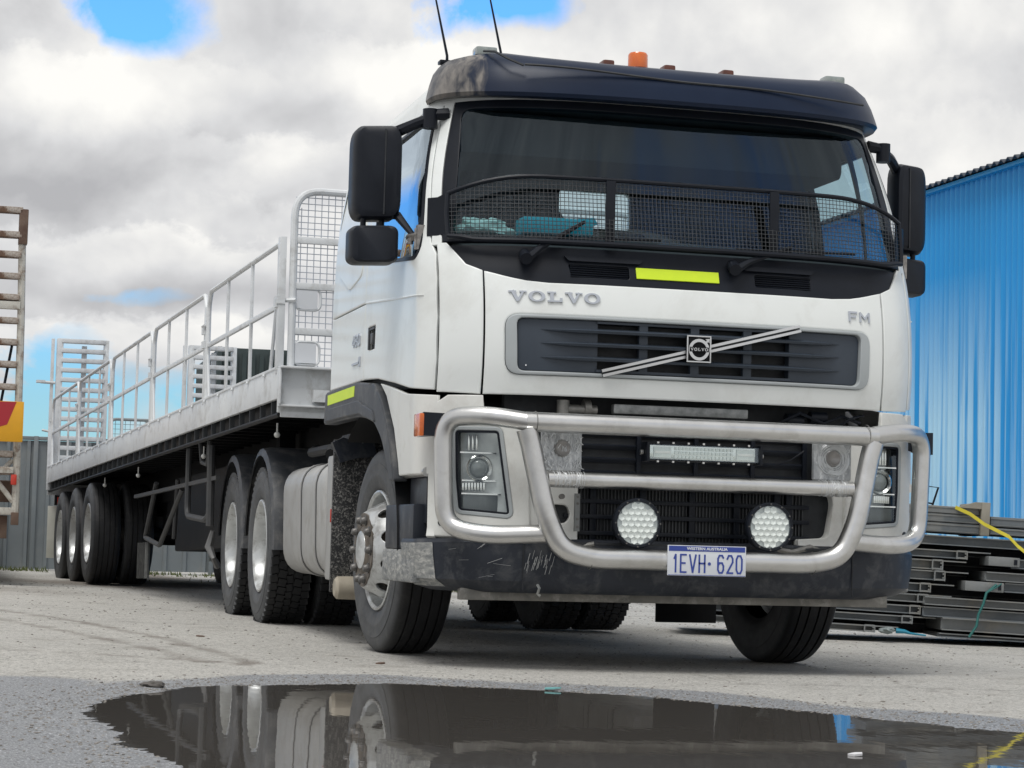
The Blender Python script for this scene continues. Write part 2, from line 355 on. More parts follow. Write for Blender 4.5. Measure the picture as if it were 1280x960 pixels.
def dens(poly, step):
    out = []; n = len(poly)
    for i in range(n):
        a, b = poly[i], poly[(i + 1) % n]; L = math.hypot(b[0] - a[0], b[1] - a[1]); k = max(1, math.ceil(L / step))
        for q in range(k): out.append((a[0] + (b[0] - a[0]) * q / k, a[1] + (b[1] - a[1]) * q / k))
    return out
def area(p): return sum(p[i - 1][0] * p[i][1] - p[i][0] * p[i - 1][1] for i in range(len(p))) / 2
def offset(poly, d):
    """move a polygon inward (d > 0)"""
    sg = 1 if area(poly) > 0 else -1; out = []; n = len(poly)
    for i in range(n):
        p = Vector(poly[i]); a = (p - Vector(poly[i - 1])); b = (Vector(poly[(i + 1) % n]) - p)
        if a.length < 1e-7: a = b
        if b.length < 1e-7: b = a
        na = Vector((-a.y, a.x)).normalized(); nb = Vector((-b.y, b.x)).normalized(); m = (na + nb)
        m = m.normalized() if m.length > 1e-6 else na
        out.append(tuple(p + m * d * sg / max(.5, m.dot(na))))
    return out
def patch(poly, fn, name, m, parent=None, holes=(), thick=.02, step=.06, r=.005, proud=0, label=None, kind=None, mb_out=None, C0=(0, 1.3, 1.5)):
    """a sheet cut to a 2D outline (with holes), bent onto fn(u, v), rounded edges and a returned rim"""
    loops = [(dens(poly, step), 1)] + [(dens(h, step), -1) for h in holes]
    verts = []; edges = []; bnd = []
    for lp, sg in loops:
        b = len(verts); n = len(lp); verts += lp; edges += [(b + i, b + (i + 1) % n) for i in range(n)]; bnd.append((b, n))
    nb = len(verts)
    if r > 0:
        for lp, sg in loops:
            q = offset(lp, r * sg); b = len(verts); n = len(q); verts += q; edges += [(b + i, b + (i + 1) % n) for i in range(n)]
    us = [p[0] for p in poly]; vs_ = [p[1] for p in poly]
    nu = int((max(us) - min(us)) / step); nv = int((max(vs_) - min(vs_)) / step)
    lp0 = offset(loops[0][0], r + step * .35); lph = [offset(l, -(r + step * .35)) for l, _ in loops[1:]]
    for i in range(1, nu + 1):
        for j in range(1, nv + 1):
            p = (min(us) + (max(us) - min(us)) * i / (nu + 1), min(vs_) + (max(vs_) - min(vs_)) * j / (nv + 1))
            if inside(p, lp0) and not any(inside(p, h) for h in lph): verts.append(p)
    V, E, F, ov, *_ = delaunay_2d_cdt([Vector(p) for p in verts], edges, [], 0, 1e-6)
    isb = [any(k < nb for k in o) for o in ov]
    C0 = Vector(C0)
    def P(u, v, off):
        a = Vector(fn(u, v)); e = .004
        du = Vector(fn(u + e, v)) - Vector(fn(u - e, v)); dv = Vector(fn(u, v + e)) - Vector(fn(u, v - e))
        nn = du.cross(dv)
        nn = nn.normalized() if nn.length > 1e-12 else Vector((0, -1, 0))
        if nn.dot(a - C0) < 0: nn = -nn
        return (a + nn * off) if off is not None else nn
    mb = mb_out or MB(); b0 = len(mb.v); cn = []
    for p, ib in zip(V, isb): cn.append((0, 0, 0) if ib else tuple(P(p.x, p.y, None))); mb.v.append(tuple(P(p.x, p.y, proud - (r * .7 if ib and r > 0 else 0))))
    for f in F:
        c = (sum(V[i].x for i in f) / 3, sum(V[i].y for i in f) / 3)
        if inside(c, loops[0][0]) and not any(inside(c, l) for l, _ in loops[1:]):
            A, B_, C_ = (Vector(mb.v[b0 + i]) for i in f[:3]); nn = (B_ - A).cross(C_ - A); f = f if nn.dot(P(c[0], c[1], None)) > 0 else f[::-1]
            mb.f.append(tuple(b0 + i for i in f))
    for lp, sg in loops:
        n = len(lp); b = len(mb.v)
        mb.v += [tuple(P(u, v, proud - (r * .7 if r > 0 else 0))) for u, v in lp] + [tuple(P(u, v, proud - thick)) for u, v in lp]
        mb.f += [(b + i, b + (i + 1) % n, b + n + (i + 1) % n, b + n + i) for i in range(n)]
    if mb_out: return mb
    me = bpy.data.meshes.new(name); me.from_pydata(mb.v, [], mb.f)
    me.polygons.foreach_set('use_smooth', [True] * len(me.polygons)); me.set_sharp_from_angle(angle=R(62)); me.materials.append(m)
    me.normals_split_custom_set_from_vertices(cn + [(0, 0, 0)] * (len(mb.v) - len(cn)))
    return link(name, me, parent, None, kind, label)
def loft(rings, name, m, parent, closed=False, cap=False, mb=None, **kw):
    n = len(rings[0]); q = mb or MB(); vs = [p for r_ in rings for p in r_]; fs = []
    for i in range(len(rings) - 1):
        for k in range(n if closed else n - 1): fs.append((i * n + k, i * n + (k + 1) % n, (i + 1) * n + (k + 1) % n, (i + 1) * n + k))
    if cap: fs += [tuple(range(n)), tuple(range((len(rings) - 1) * n, len(rings) * n))]
    q.add(vs, fs)
    return q if mb else q.build(name, m, parent, **kw)
# stroke letters: unit box 1 wide, 1 high
STK = {
 '1': [[(.2, .78), (.55, 1), (.55, 0)]], 'E': [[(.9, 1), (.1, 1), (.1, 0), (.9, 0)], [(.1, .52), (.75, .52)]], 'V': [[(.05, 1), (.5, 0), (.95, 1)]],
 'H': [[(.1, 0), (.1, 1)], [(.9, 0), (.9, 1)], [(.1, .52), (.9, .52)]], 'F': [[(.9, 1), (.1, 1), (.1, 0)], [(.1, .5), (.75, .5)]],
 'M': [[(.0, 0), (.0, 1), (.5, .35), (1, 1), (1, 0)]], '4': [[(.75, 0), (.75, 1), (.05, .3), (1, .3)]],
 '6': [[(.88, .86), (.7, 1), (.3, 1), (.1, .82), (.1, .18), (.3, 0), (.7, 0), (.9, .18), (.9, .4), (.7, .57), (.3, .57), (.12, .42)]],
 '2': [[(.1, .8), (.3, 1), (.7, 1), (.9, .82), (.9, .62), (.1, .0), (.92, 0)]], '0': [[(.1, .2), (.1, .8), (.3, 1), (.7, 1), (.9, .8), (.9, .2), (.7, 0), (.3, 0), (.1, .2)]],
 '8': [[(.3, .52), (.12, .66), (.12, .85), (.3, 1), (.7, 1), (.88, .85), (.88, .66), (.7, .52), (.3, .52), (.1, .36), (.1, .16), (.3, 0), (.7, 0), (.9, .16), (.9, .36), (.7, .52)]]}
def stroke_text(mb, txt, fn, x0, z0, w, h, gap, wd, d0, d1):
    x = x0
    for ch in txt:
        if ch == '.':
            x += gap * .6; q = [(x + wd * math.cos(a * PI / 4), z0 + h * .5 + wd * math.sin(a * PI / 4)) for a in range(8)]; mb.prism(q, fn, d0, d1); x += wd * 2 + gap * 1.9; continue
        ww = w * (.6 if ch == '1' else 1)
        for st in STK[ch]:
            pts = [Vector((x + px * ww, z0 + pz * h)) for px, pz in st]
            for i, (a, b) in enumerate(zip(pts, pts[1:])):
                d = (b - a).normalized(); nrm = Vector((-d.y, d.x)) * wd / 2; e = d * wd * .32; j = i * 1.5e-5
                mb.prism([tuple(a - e + nrm), tuple(a - e - nrm), tuple(b + e - nrm), tuple(b + e + nrm)], fn, d0, d1 + (j if d1 > d0 else -j))
        x += ww + gap
    return x
def font_mesh(txt, size, name, m, parent, loc, rot, extrude=.0015, offset_=0, sx=1):
    cu = bpy.data.curves.new(name, 'FONT'); cu.body = txt; cu.size = size; cu.extrude = extrude; cu.offset = offset_; cu.align_x = 'CENTER'; cu.align_y = 'CENTER'
    cu.resolution_u = 4
    t = bpy.data.objects.new('tmp', cu); COL.objects.link(t); dg = bpy.context.evaluated_depsgraph_get(); dg.update()
    me = bpy.data.meshes.new_from_object(t.evaluated_get(dg)); bpy.data.objects.remove(t); me.materials.clear(); me.materials.append(m)
    for v in me.vertices: v.co.x *= sx
    return link(name, me, parent, loc, rot=rot)
def serif_volvo(mb, fn, x0, z0, w, h, gap, d0, d1):
    """wide slab serif capitals"""
    def seg(a, b, wd):
        a, b = Vector(a), Vector(b); d = (b - a).normalized(); n_ = Vector((-d.y, d.x)) * wd / 2
        mb.prism([tuple(a + n_), tuple(a - n_), tuple(b - n_), tuple(b + n_)], fn, d0, d1)
    x = x0
    for k, ch in enumerate('VOLVO'):
        if ch == 'V':
            seg((x + .16 * w, z0 + h), (x + .52 * w, z0), .2 * w); seg((x + .84 * w, z0 + h * .98), (x + .5 * w, z0 + .02 * h), .12 * w)
            seg((x - .06 * w, z0 + .92 * h), (x + .40 * w, z0 + .92 * h), .15 * h); seg((x + .62 * w, z0 + .92 * h), (x + 1.04 * w, z0 + .92 * h), .15 * h)
        elif ch == 'O':
            n = 20; o = [(x + w / 2 + .52 * w * math.cos(2 * PI * i / n), z0 + h / 2 + .53 * h * math.sin(2 * PI * i / n)) for i in range(n)]
            q = [(x + w / 2 + .30 * w * math.cos(2 * PI * i / n), z0 + h / 2 + .38 * h * math.sin(2 * PI * i / n)) for i in range(n)]
            vs = [fn(*p, d) for d in (d0, d1) for p in o + q]; m2 = 2 * n; fs = []
            for i in range(n):
                j = (i + 1) % n
                fs += [(m2 + i, m2 + j, m2 + n + j, m2 + n + i), (i, j, m2 + j, m2 + i), (n + i, n + j, m2 + n + j, m2 + n + i)]
            mb.add(vs, fs)
        else:
            seg((x + .27 * w, z0), (x + .27 * w, z0 + h), .22 * w); seg((x, z0 + .08 * h), (x + .92 * w, z0 + .08 * h), .16 * h)
            seg((x, z0 + .92 * h), (x + .54 * w, z0 + .92 * h), .15 * h); seg((x + .86 * w, z0), (x + .86 * w, z0 + .42 * h), .13 * w)
        x += w + gap

# ------------------------------------------------------------------ ground and puddle
def sst(a, b, x):
    t = max(0, min(1, (x - a) / (b - a))); return t * t * (3 - 2 * t)
PUD = [(-3.0, -2.5), (-2.74, -1.62), (-2.46, -1.16), (-2.09, -.97), (-1.57, -.78), (-1.11, -1.10), (-.69, -1.47), (-.40, -2.04), (-.16, -2.5), (.10, -3.02), (.55, -3.7),
       (1.1, -4.6), (1.0, -6.2), (-.2, -6.9), (-1.6, -7.3), (-2.6, -6.6), (-2.95, -5.4), (-2.84, -4.4), (-2.93, -3.5)]
def seg_d(p, a, b):
    ax, ay = b[0] - a[0], b[1] - a[1]; t = max(0, min(1, ((p[0] - a[0]) * ax + (p[1] - a[1]) * ay) / (ax * ax + ay * ay)))
    return math.hypot(p[0] - a[0] - ax * t, p[1] - a[1] - ay * t)
def pud_sd(x, y):
    if not (-5 < x < 3.5 and -9 < y < 1.5): return 2
    d = min(seg_d((x, y), PUD[i - 1], PUD[i]) for i in range(len(PUD)))
    return -d if inside((x, y), PUD) else d
def slope(x, y):
    s = -.012 * (max(-6, min(6, x)) + 1.2) * sst(-.6, 1.2, y)
    return s + .0045 * max(0, min(y, 30) - 2)
def ground_z(x, y, sd=None):
    if sd is None: sd = pud_sd(x, y)
    z = slope(x, y)
    near = sst(30, 4, math.hypot(x + 1, y))
    z += .006 * noise.noise(Vector((x * .7, y * .7, 1))) * near
    if sd < 1.9:
        n = noise.noise(Vector((x * 1.6, y * 1.6, 0))) * .07 + noise.noise(Vector((x * 6, y * 6, 4))) * .03 + noise.noise(Vector((x * 22, y * 22, 9))) * .018
        s2 = sd + n
        # a knoll of gravel at the near right shore
        k = math.exp(-(((x + .92) / .30) ** 2 + ((y + 4.45) / .16) ** 2))
        z += max(-.03, min(.012, s2 * .055 + .002)) - .012 + .026 * k + noise.noise(Vector((x * 30, y * 30, 2))) * .003
    return z
TRK = [[(-3.6, 6.5), (-3.0, 4.6), (-2.55, 2.6), (-2.28, 1.0), (-2.2, .2)], [(-3.45, 7.5), (-2.6, 5.0), (-2.15, 2.4), (-1.98, .6), (-2.0, .05)],
       [(-4.6, 2.2), (-3.6, 1.35), (-2.9, .75), (-2.1, .25)], [(-4.2, 4.6), (-3.6, 3.2), (-3.25, 1.6), (-3.1, .4)]]
def axis_pts(lo, f0, f1, hi, st, g):
    a = []; x = f0
    while x < f1: a.append(x); x += st
    s = st
    while x < hi: a.append(x); s *= g; x += s
    a.append(hi); b = []; x = f0; s = st
    while x > lo: s *= g; x -= s; b.append(max(x, lo))
    return b[::-1] + a
def build_ground():
    xs = axis_pts(-900, -4.2, 1.9, 900, .032, 1.09); ys = axis_pts(-60, -5.0, .8, 1500, .032, 1.065); ys = [y for y in ys if y < .8] + [.8 + .055 * k for k in range(132)] + [y for y in axis_pts(0, .1, 8.06, 1500, .055, 1.10) if y >= 8.06]; xs = axis_pts(-900, -4.2, 1.9, 900, .036, 1.09)
    nx, ny = len(xs), len(ys); vs = []; wet = []; mud = []
    for y in ys:
        for x in xs:
            sd = pud_sd(x, y); vs.append((x, y, ground_z(x, y, sd)))
            n = noise.noise(Vector((x * 1.3, y * 1.3, 7))) * .18
            w = 1 - sst(.05, .42, sd + n)
            # broad damp apron on the near left
            w = max(w, sst(-2.35, -3.0, x + n * 2) * sst(-.55, -1.3, y + .42 * (x + 2.6) + n * 1.2) * .8)
            wet.append(w)
            mm = 0
            if -5 < x < -1.4 and -.3 < y < 8.5:
                for tr in TRK:
                    d = min(seg_d((x, y), a, b) for a, b in zip(tr, tr[1:])) + noise.noise(Vector((x * 9, y * 4, 3))) * .07
                    mm = max(mm, (1 - sst(.01, .07, d)) * (.6 + .5 * noise.noise(Vector((x * 3, y * 3, 8)))))
            if y > 8: mm = max(mm, .9 * sst(.0, .3, noise.noise(Vector((x * .55, y * .32, 11)))) * sst(9, 13, y) * sst(24, 19, y))
            mud.append(mm)
    fs = [(j * nx + i, j * nx + i + 1, (j + 1) * nx + i + 1, (j + 1) * nx + i) for j in range(ny - 1) for i in range(nx - 1)]
    me = bpy.data.meshes.new('ground'); me.from_pydata(vs, [], fs)
    for nm, dt in (('wet', wet), ('mud', mud)):
        a = me.attributes.new(nm, 'FLOAT', 'POINT'); a.data.foreach_set('value', dt)
    me.polygons.foreach_set('use_smooth', [True] * len(me.polygons))
    m = bpy.data.materials.new('pale_gravelly_hardstand'); m.use_nodes = True; t = m.node_tree; p = t.nodes['Principled BSDF']
    vec = N(t, 'ShaderNodeTexCoord').outputs['Object']
    aw = N(t, 'ShaderNodeAttribute', attribute_name='wet').outputs['Fac']; am = N(t, 'ShaderNodeAttribute', attribute_name='mud').outputs['Fac']
    n0 = noise_(t, vec, .55, 6, .6); n1 = noise_(t, vec, 4.5, 8, .65); n2 = noise_(t, vec, 48, 5, .8); n3 = noise_(t, vec, 120, 3, .7)
    c = mixc(t, ramp(t, n0, [(.3, 0), (.7, 1)]), (.58, .565, .525), (.47, .46, .43))
    c = mixc(t, ramp(t, n1, [(.35, 0), (.75, 1)]), c, (.64, .62, .58))
    c = mixc(t, math_(t, 'MULTIPLY', ramp(t, n2, [(.50, 0), (.60, 1)]), .75), c, (.14, .135, .125))
    n4 = noise_(t, vec, 22, 6, .72); c = mixc(t, math_(t, 'MULTIPLY', ramp(t, n4, [(.52, 0), (.64, 1)]), .5), c, (.22, .205, .18))
    c = mixc(t, math_(t, 'MULTIPLY', ramp(t, n3, [(.53, 0), (.62, 1)]), .75), c, (.76, .74, .68))
    st = noise_(t, vec, 1.7, 7, .7, .6); c = mixc(t, math_(t, 'MULTIPLY', ramp(t, st, [(.56, 0), (.66, 1)]), .45), c, (.25, .225, .19))
    vo = N(t, 'ShaderNodeTexVoronoi', feature='DISTANCE_TO_EDGE'); vo.inputs['Scale'].default_value = .55
    wv = N(t, 'ShaderNodeVectorMath', operation='ADD'); t.links.new(vec, wv.inputs[0]); cb = N(t, 'ShaderNodeCombineXYZ'); t.links.new(math_(t, 'MULTIPLY', st, .8), cb.inputs[0]); t.links.new(math_(t, 'MULTIPLY', n1, .5), cb.inputs[1]); t.links.new(cb.outputs[0], wv.inputs[1]); t.links.new(wv.outputs[0], vo.inputs['Vector'])
    ck = ramp(t, vo.outputs['Distance'], [(.0, 1), (.012, 0)]); c = mixc(t, math_(t, 'MULTIPLY', math_(t, 'MULTIPLY', ck, ramp(t, n0, [(.45, 0), (.6, 1)])), .6), c, (.16, .145, .125))
    c = mixc(t, math_(t, 'MULTIPLY', am, .8), c, (.15, .12, .095))
    wetn = math_(t, 'ADD', aw, math_(t, 'MULTIPLY', math_(t, 'SUBTRACT', n1, .5), .7), clamp=True)
    wf = math_(t, 'MULTIPLY', ramp(t, math_(t, 'MULTIPLY', wetn, math_(t, 'GREATER_THAN', aw, .02)), [(.3, 0), (.62, 1)]), .9)
    wc = mixc(t, ramp(t, n2, [(.45, 0), (.62, 1)]), (.25, .26, .275), (.10, .103, .11))
    wc = mixc(t, math_(t, 'MULTIPLY', ramp(t, n3, [(.53, 0), (.60, 1)]), .85), wc, (.62, .64, .68))
    c = mixc(t, wf, c, wc)
    t.links.new(c, p.inputs['Base Color'])
    t.links.new(mixc(t, wf, .82, .36), p.inputs['Roughness']) if False else t.links.new(math_(t, 'SUBTRACT', .84, math_(t, 'MULTIPLY', wf, .42)), p.inputs['Roughness'])
    b = N(t, 'ShaderNodeBump'); b.inputs['Strength'].default_value = 1.0; b.inputs['Distance'].default_value = .02
    h = math_(t, 'ADD', math_(t, 'MULTIPLY', n2, .8), math_(t, 'ADD', math_(t, 'MULTIPLY', n3, .5), math_(t, 'MULTIPLY', n1, .7)))
    t.links.new(h, b.inputs['Height']); t.links.new(b.outputs[0], p.inputs['Normal'])
    me.materials.append(m); link('ground', me, kind='structure')
build_ground()
def build_water():
    m = bpy.data.materials.new('muddy_puddle_water'); m.use_nodes = True; t = m.node_tree; p = t.nodes['Principled BSDF']
    p.inputs['Base Color'].default_value = (.085, .079, .072, 1); p.inputs['Roughness'].default_value = .02; p.inputs['IOR'].default_value = 1.45
    p.inputs['Specular IOR Level'].default_value = .6
    vec = N(t, 'ShaderNodeTexCoord').outputs['Object']
    mp = N(t, 'ShaderNodeMapping'); mp.inputs['Scale'].default_value = (3, 1.4, 1); t.links.new(vec, mp.inputs[0])
    b = N(t, 'ShaderNodeBump'); b.inputs['Strength'].default_value = .05; b.inputs['Distance'].default_value = .01
    t.links.new(noise_(t, mp.outputs[0], 2.2, 3, .5), b.inputs['Height']); t.links.new(b.outputs[0], p.inputs['Normal'])
    q = offset(PUD, -.35); me = bpy.data.meshes.new('puddle'); me.from_pydata([(x, y, -.0125) for x, y in q], [], [tuple(range(len(q)))])
    me.materials.append(m); link('puddle', me, kind='structure')
build_water()
def scatter_stones():
    mb = MB(); rnd = random.Random(4)
    def stone(x, y, s):
        z = ground_z(x, y); vs = []; a0 = rnd.random() * 6
        for k, (zz, rr) in enumerate(((-.3, .8), (.25, 1), (.75, .55))):
            for i in range(5):
                a = a0 + 2 * PI * i / 5 + k * .5; q = s * rr * rnd.uniform(.75, 1.2); vs.append((x + q * math.cos(a), y + q * math.sin(a) * .9, z + zz * s * .7))
        fs = [(i, (i + 1) % 5, 5 + (i + 1) % 5, 5 + i) for i in range(5)] + [(5 + i, 5 + (i + 1) % 5, 10 + (i + 1) % 5, 10 + i) for i in range(5)] + [tuple(range(10, 15))]
        mb.add(vs, fs)
    for _ in range(5200):
        i = rnd.randrange(len(PUD)); a, b = PUD[i - 1], PUD[i]; t = rnd.random()
        x = a[0] + (b[0] - a[0]) * t + rnd.gauss(0, .16); y = a[1] + (b[1] - a[1]) * t + rnd.gauss(0, .16)
        if pud_sd(x, y) > -.06 and y > -5.2: stone(x, y, rnd.uniform(.002, .0065))
    for _ in range(700): stone(-.92 + rnd.gauss(0, .25), -4.45 + rnd.gauss(0, .10), rnd.uniform(.002, .006))
    for _ in range(2600):
        x = rnd.uniform(-5.5, 4.5); y = rnd.uniform(-4.5, 14)
        if pud_sd(x, y) > .1: stone(x, y, rnd.uniform(.003, .009) * (1 + max(y, 0) * .04))
    mb.build('gravel', STONE, kind='stuff', sharp=20)['label'] = 'small loose stones along the puddle shore and over the yard'
    mb = MB(); x, y = -2.56, -1.27; z = ground_z(x, y)
    bm = bmesh.new(); bmesh.ops.create_icosphere(bm, subdivisions=3, radius=1)
    for v in bm.verts:
        n = noise.noise(v.co * 1.7) * .28 + noise.noise(v.co * 4) * .1; c = v.co * (1 + n); mb.v.append((x + c.x * .048, y + c.y * .04, z + .006 + c.z * .016))
    mb.f = [tuple(v.index for v in f.verts) for f in bm.faces]; bm.free()
    tag(mb.build('stone', mat('dark_stone', (.05, .045, .04), .7, var=(.12, .11, .1), vscale=40)), 'dark flat stone lying at the left edge of the puddle', 'stone')
    def chip(name, x, y, s, m, label, cat, z=None, ang=0):
        mb = MB(); z = ground_z(x, y) if z is None else z
        pts = [(-1, -.4, 0), (.1, -.7, .05), (1, -.2, .1), (.8, .5, .05), (-.6, .6, 0)]
        top = [(x + a * s * math.cos(ang) - b * s * math.sin(ang), y + a * s * math.sin(ang) + b * s * math.cos(ang), z + .006 + c * s) for a, b, c in pts]
        bot = [(a, b, c - .006) for a, b, c in top]; mb.add(top + bot, [tuple(range(5)), (9, 8, 7, 6, 5)] + [(i, (i + 1) % 5, 5 + (i + 1) % 5, 5 + i) for i in range(5)])
        tag(mb.build(name, m), label, cat)
    chip('plastic_scrap', -.98, -1.22, .035, mat('aqua_plastic', (.2, .5, .5), .4), 'pale aqua scrap of plastic on the far shore of the puddle', 'litter', z=-.008)
    chip('white_scrap', -.86, -3.9, .028, mat('white_scrap_plastic', (.65, .65, .66), .5), 'small white scrap poking out of the puddle at the right', 'litter', z=-.012, ang=.7)
    for i, (x, y, s, lb) in enumerate([(-3.25, 4.6, .05, 'dark clod of mud farthest back on the open ground at the left'), (-1.35, .35, .03, 'small dark clod between front tyre and puddle'),
                                      (-1.9, 2.6, .028, 'small dark clod in front of the drive wheels')]):
        chip('mud_clod', x, y, s, DRUST, lb, 'mud clod', ang=i)
scatter_stones()
def weeds():
    mb = MB(); rnd = random.Random(9)
    def blade(x, y, h):
        z = ground_z(x, y); a = rnd.random() * PI; w = .012 * rnd.uniform(.6, 1.4); dx, dy = math.cos(a) * w, math.sin(a) * w; l = rnd.gauss(0, h * .4)
        mb.add([(x - dx, y - dy, z), (x + dx, y + dy, z), (x + l, y + l * .4, z + h)], [(0, 1, 2)])
    for _ in range(3600):
        x = rnd.uniform(-7, 9); y = 20.1 - abs(rnd.gauss(0, .5))
        if noise.noise(Vector((x * .8, y, 3))) > -.12: blade(x, y, rnd.uniform(.015, .07))
    for _ in range(2600): blade(rnd.gauss(3.6, 1.2), rnd.gauss(16.5, .6), rnd.uniform(.02, .09))
    o = mb.build('weeds', GRASS, kind='stuff'); o['label'] = 'thin green weeds along the foot of the grey fence'
weeds()

# ------------------------------------------------------------------ blue shed
def build_shed():
    X = 8.05; H = 4.88; Y0, Y1 = 1.0, 33.0
    sh = thing('shed', 'bright blue corrugated steel shed beyond the stacked steel frames', 'shed', (X, Y0, 0))
    m = bpy.data.materials.new('faded_blue_cladding'); m.use_nodes = True; t = m.node_tree; p = t.nodes['Principled BSDF']
    vec = N(t, 'ShaderNodeNewGeometry').outputs['Position']; sp = N(t, 'ShaderNodeSeparateXYZ'); t.links.new(vec, sp.inputs[0])
    mp = N(t, 'ShaderNodeMapping'); mp.inputs['Scale'].default_value = (1, 9, .13); t.links.new(vec, mp.inputs[0])
    n = noise_(t, mp.outputs[0], 1.1, 4, .6); big = noise_(t, vec, .5, 3, .5)
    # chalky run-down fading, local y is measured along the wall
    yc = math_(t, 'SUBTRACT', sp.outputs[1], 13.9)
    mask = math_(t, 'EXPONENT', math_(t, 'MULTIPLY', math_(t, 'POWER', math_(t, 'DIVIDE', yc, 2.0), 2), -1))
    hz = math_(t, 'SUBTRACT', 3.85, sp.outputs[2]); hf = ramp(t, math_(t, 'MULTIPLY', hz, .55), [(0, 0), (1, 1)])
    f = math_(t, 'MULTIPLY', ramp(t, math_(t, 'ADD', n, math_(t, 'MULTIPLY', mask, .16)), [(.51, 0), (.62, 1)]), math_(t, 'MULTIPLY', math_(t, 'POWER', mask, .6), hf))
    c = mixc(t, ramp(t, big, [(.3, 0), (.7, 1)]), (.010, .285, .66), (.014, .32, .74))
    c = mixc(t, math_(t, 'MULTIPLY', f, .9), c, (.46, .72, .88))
    n5 = noise_(t, vec, 9, 6, .7); c = mixc(t, math_(t, 'MULTIPLY', ramp(t, n5, [(.68, 0), (.74, 1)]), .4), c, (.10, .16, .25))
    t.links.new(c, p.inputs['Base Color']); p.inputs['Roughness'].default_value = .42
    # corrugated sheets, each .76 wide: profile runs along local y
    pitch = .127; per = 6; w = pitch * per; ns = int((Y1 - Y0) / w)
    vs = []; fs = []; k = per * 8
    for i in range(k + 1):
        y = w * i / k; x = -.025 * math.cos(2 * PI * y / pitch); vs += [(x, y, 0), (x, y, H / 2), (x, y, H)]
    for i in range(k): fs += [(3 * i, 3 * i + 3, 3 * i + 4, 3 * i + 1), (3 * i + 1, 3 * i + 4, 3 * i + 5, 3 * i + 2)]
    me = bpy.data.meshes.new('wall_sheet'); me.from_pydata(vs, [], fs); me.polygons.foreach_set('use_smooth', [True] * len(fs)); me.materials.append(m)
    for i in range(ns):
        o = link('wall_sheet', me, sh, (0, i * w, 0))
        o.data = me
    # roof: low pitched corrugated sheet with open flutes showing at the eave
    vs = []; fs = []; k = int((Y1 - Y0) / .02); x1 = 12
    for i in range(k + 1):
        y = -.1 + i * .02; z = .020 * math.cos(2 * PI * y / .16); vs += [(-.16, y, H + .03 + z), (x1, y, H + 1.6 + z), (-.16, y, H + .015 + z)]
    for i in range(k): fs += [(3 * i, 3 * i + 3, 3 * i + 4, 3 * i + 1), (3 * i, 3 * i + 2, 3 * i + 5, 3 * i + 3)]
    q = MB(); q.v = vs; q.f = fs; q.build('roof', mat('dark_roof_steel', (.035, .045, .06), .5), sh)
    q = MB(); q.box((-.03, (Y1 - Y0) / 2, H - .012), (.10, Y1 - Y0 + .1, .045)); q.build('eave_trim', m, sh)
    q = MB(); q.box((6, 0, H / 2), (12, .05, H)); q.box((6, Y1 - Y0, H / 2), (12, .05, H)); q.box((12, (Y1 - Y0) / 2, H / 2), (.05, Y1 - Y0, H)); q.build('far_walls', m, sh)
build_shed()

# ------------------------------------------------------------------ grey fence
def build_fence():
    f = thing('fence', 'tall grey ribbed steel fence behind the trailer', 'fence', (-9, 20.3, .085))
    w = 2.36; H = 1.74
    def sheet():
        q = MB(); pr = []; x = -.02
        while x < w:
            for a, d in ((0, 0), (.16, 0), (.175, .03), (.215, .03), (.23, 0)): pr.append((x + a, d))
            x += .262
        pr = [p for p in pr if p[0] < w + .02]
        vs = []; n = len(pr)
        for x, d in pr: vs += [(x, -d, .02), (x, -d, H - .03)]
        fs = [(2 * i, 2 * i + 2, 2 * i + 3, 2 * i + 1) for i in range(n - 1)]; q.add(vs, fs); return q
    q0 = sheet(); me = None
    for i in range(12):
        if i == 0: a = q0.build('fence_panel', FENM, f); b = MB().box((w / 2, -.005, H), (w - .06, .06, .05), bev=.006).build('top_rail', FENM, f); c = MB().box((0, -.01, H / 2), (.06, .07, H + .06), bev=.006).build('post', FENM, f)
        else:
            for o in (a, b, c):
                d = o.copy(); COL.objects.link(d); d.location = (i * w, 0, 0)
    # distant yard gate with mesh infill, seen through the trailer rails
    g = thing('mesh_gate', 'distant grey mesh gate rising above the fence behind the trailer', 'gate', (.35, 27, .12))
    MB().tube(fillet([(-.75, 0, .2), (-.75, 0, 2.35), (1.0, 0, 2.35), (1.0, 0, .2)], .1), .025, 8).build('gate_frame', FENM, g)
    q = MB()
    for i in range(22): q.cyl((-.75 + i * .08, 0, .3), (-.75 + i * .08, 0, 2.34), .004, 4)
    for i in range(25): q.cyl((-.75, 0, .35 + i * .08), (1.0, 0, .35 + i * .08), .004, 4)
    q.build('mesh_infill', FENM, g, kind='stuff')
    for x in (-.15, .45): MB().cyl((x, 0, 0), (x, 0, 2.34), .03).build('gate_bar', FENM, g)
build_fence()

# ------------------------------------------------------------------ dark containers far behind
def build_containers():
    base = Vector((8.0, 46, .1)); fwd = (base - Vector((-3.46, -9.78, 0))).normalized()
    labels = ['dark container at the foot of the far stack behind the trailer', 'dark ribbed container on top of the far stack behind the trailer']
    for k in range(2):
        c = thing('shipping_container', labels[k], 'container', (5.0, 46.0, .1 + k * 2.7), (0, 0, R(-2)), 'containers stacked far behind the trailer')
        q = MB()
        for i in range(10): q.box((-.98 + i * .218, -.0, 1.3), (.11, .05, 2.3))
        q.build('end_ribs', CONT, c)
        MB().box((0, 3.05, 1.3), (2.36, 6.0, 2.56), bev=.03).build('body', CONT, c)
        for x in (-1.17, 1.17): MB().box((x, .02, 1.3), (.12, .12, 2.6), bev=.01).build('corner_post', CONT, c)
        q = MB()
        for i in range(18): q.box((-1.2, .35 + i * .33, 1.3), (.05, .16, 2.3))
        q.build('side_ribs', CONT, c)
build_containers()

